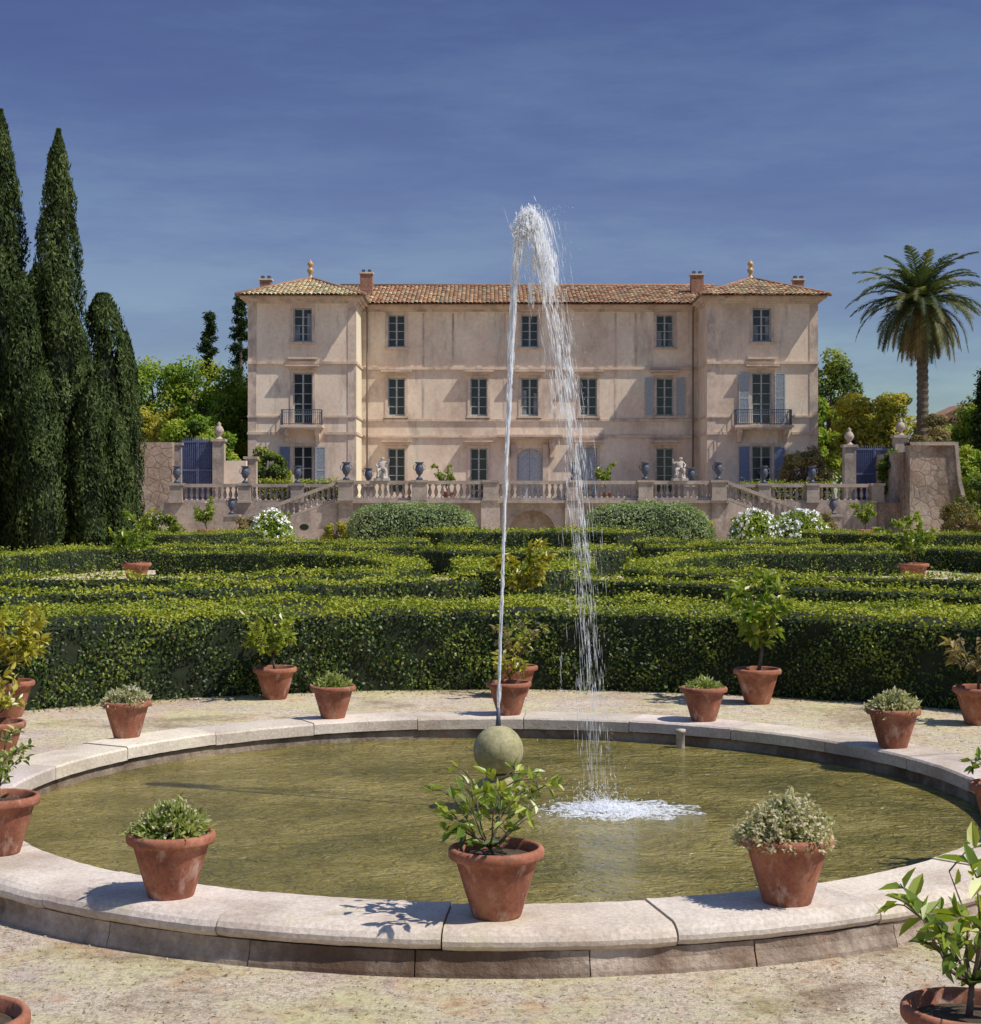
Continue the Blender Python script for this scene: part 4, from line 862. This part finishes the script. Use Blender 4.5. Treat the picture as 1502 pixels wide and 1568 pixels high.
b=B(); b.box(19.2,20.39,80.8,81.3,-.1,1.9); b.box(24.5,60,81,81.5,-.1,2.5); b.obj('rubble_wall',[M_rub])
e=empty('tile_roofed_outbuilding',(0,0,0)); b=B(); b.box(27.2,32,101,105,1.9,6.8); b.box(28.2,29,100.98,101.02,4.2,5.6,1); b.prismY([(27,6.8),(32.2,6.8),(29.6,8.0)],100.7,105.3,2); b.obj('walls',[M_facade,M_glass,M_brick],e)

# fallen leaves & pebbles
n=4600; x=R.uniform(-3.5,3.5,n); y=R.uniform(5,8.6,n); k=np.hypot(x-BX,y-BY)>RO+.03; x,y=x[k],y[k]; m=len(x)
P=np.stack([x,y,np.full(m,.006)],1); V,F=leaves(P,np.tile([0,0,1.],(m,1)),R.uniform(.008,.03,m),R.uniform(.006,.014,m),.25)
cc=np.array([(.48,.24,.10),(.52,.40,.16),(.30,.28,.10),(.6,.52,.42),(.22,.16,.1)])[R.integers(0,5,m)]
npmesh('fallen_leaves',V,F,[M_leaf],np.repeat(cc,4,axis=0))
n=9000; x=R.uniform(-8,8,n); y=R.uniform(5,19,n); k=np.hypot(x-BX,y-BY)>RO+.03; x,y=x[k],y[k]; m=len(x)
V,F=spindles(np.stack([x,y,np.full(m,.003)],1),np.stack([R.normal(0,1,m),R.normal(0,1,m),np.zeros(m)],1),R.uniform(.008,.024,m),R.uniform(.006,.015,m))
npmesh('gravel',V,F,[stone('pebble',[(.36,.3,.25),(.6,.53,.46)],9,60)])
n=1500; a=np.radians(R.uniform(20,160,n)); r_=7.32-np.abs(R.normal(0,.16,n)); P=np.stack([BX+r_*np.cos(a),BY+r_*np.sin(a),np.full(n,.008)],1)
V,F=leaves(P,np.tile([0,0,1.],(n,1)),.035,.02,.3); npmesh('fallen_leaves',V,F,[M_leaf],np.repeat(np.array([(.2,.15,.08),(.12,.14,.04),(.3,.22,.1)])[R.integers(0,3,n)],4,axis=0))

# ------------------------------------------------------------ light, sky, camera
EL,AZ=54,20
s=Vector((math.cos(math.radians(EL))*math.cos(math.radians(AZ)),-math.cos(math.radians(EL))*math.sin(math.radians(AZ)),math.sin(math.radians(EL))))
ld=bpy.data.lights.new('sun','SUN'); ld.energy=5; ld.angle=math.radians(.5); ld.color=(1,.95,.86)
lo=bpy.data.objects.new('sun',ld); lo.rotation_euler=s.to_track_quat('Z','Y').to_euler(); lo.location=(30,-10,40); link(lo)
w=bpy.data.worlds.new('World'); sc.world=w; w.use_nodes=True; nt=w.node_tree; N=nt.nodes; L=nt.links; N.clear()
sk=N.new('ShaderNodeTexSky'); sk.sky_type='NISHITA'; sk.sun_disc=False; sk.sun_elevation=math.radians(EL); sk.sun_rotation=math.radians(90+AZ); sk.air_density=1.0; sk.dust_density=.3; sk.ozone_density=3.0; sk.altitude=600
tc=N.new('ShaderNodeTexCoord'); sp=N.new('ShaderNodeSeparateXYZ'); L.new(tc.outputs['Generated'],sp.inputs[0])
mp=N.new('ShaderNodeMapping'); mp.inputs[2].default_value=(0,.22,0); mp.inputs[3].default_value=(1.6,1.6,8); L.new(tc.outputs['Generated'],mp.inputs[0])
nz=N.new('ShaderNodeTexNoise'); nz.inputs['Scale'].default_value=1.5; nz.inputs['Detail'].default_value=10; nz.inputs['Roughness'].default_value=.66; L.new(mp.outputs[0],nz.inputs[0])
rz=ramp(N,[(.88,.87,.94),(.97,.97,.99),(1.18,1.19,1.08)],[.40,.50,.62]); L.new(nz.outputs[0],rz.inputs[0])
r=ramp(N,[(.44,.53,.41),(.44,.45,.49),(.45,.41,.49),(.40,.37,.49),(.95,.95,1.0)],[0,.07,.14,.30,.48]); L.new(sp.outputs[2],r.inputs[0])
c=mixc(N,L,sk.outputs[0],r.outputs[0],1.0,'MULTIPLY'); c=mixc(N,L,c,rz.outputs[0],1.0,'MULTIPLY')
bg=N.new('ShaderNodeBackground'); bg.inputs[1].default_value=.145; L.new(c,bg.inputs[0]); o=N.new('ShaderNodeOutputWorld'); L.new(bg.outputs[0],o.inputs[0])
cd=bpy.data.cameras.new('camera'); cam=bpy.data.objects.new('camera',cd); link(cam); cam.location=(0,0,2.22); cam.rotation_euler=(PI/2,0,0)
cd.sensor_fit='HORIZONTAL'; cd.sensor_width=36; cd.lens=59.9; cd.shift_y=-.016; cd.clip_start=.05; cd.clip_end=3000
sc.camera=cam
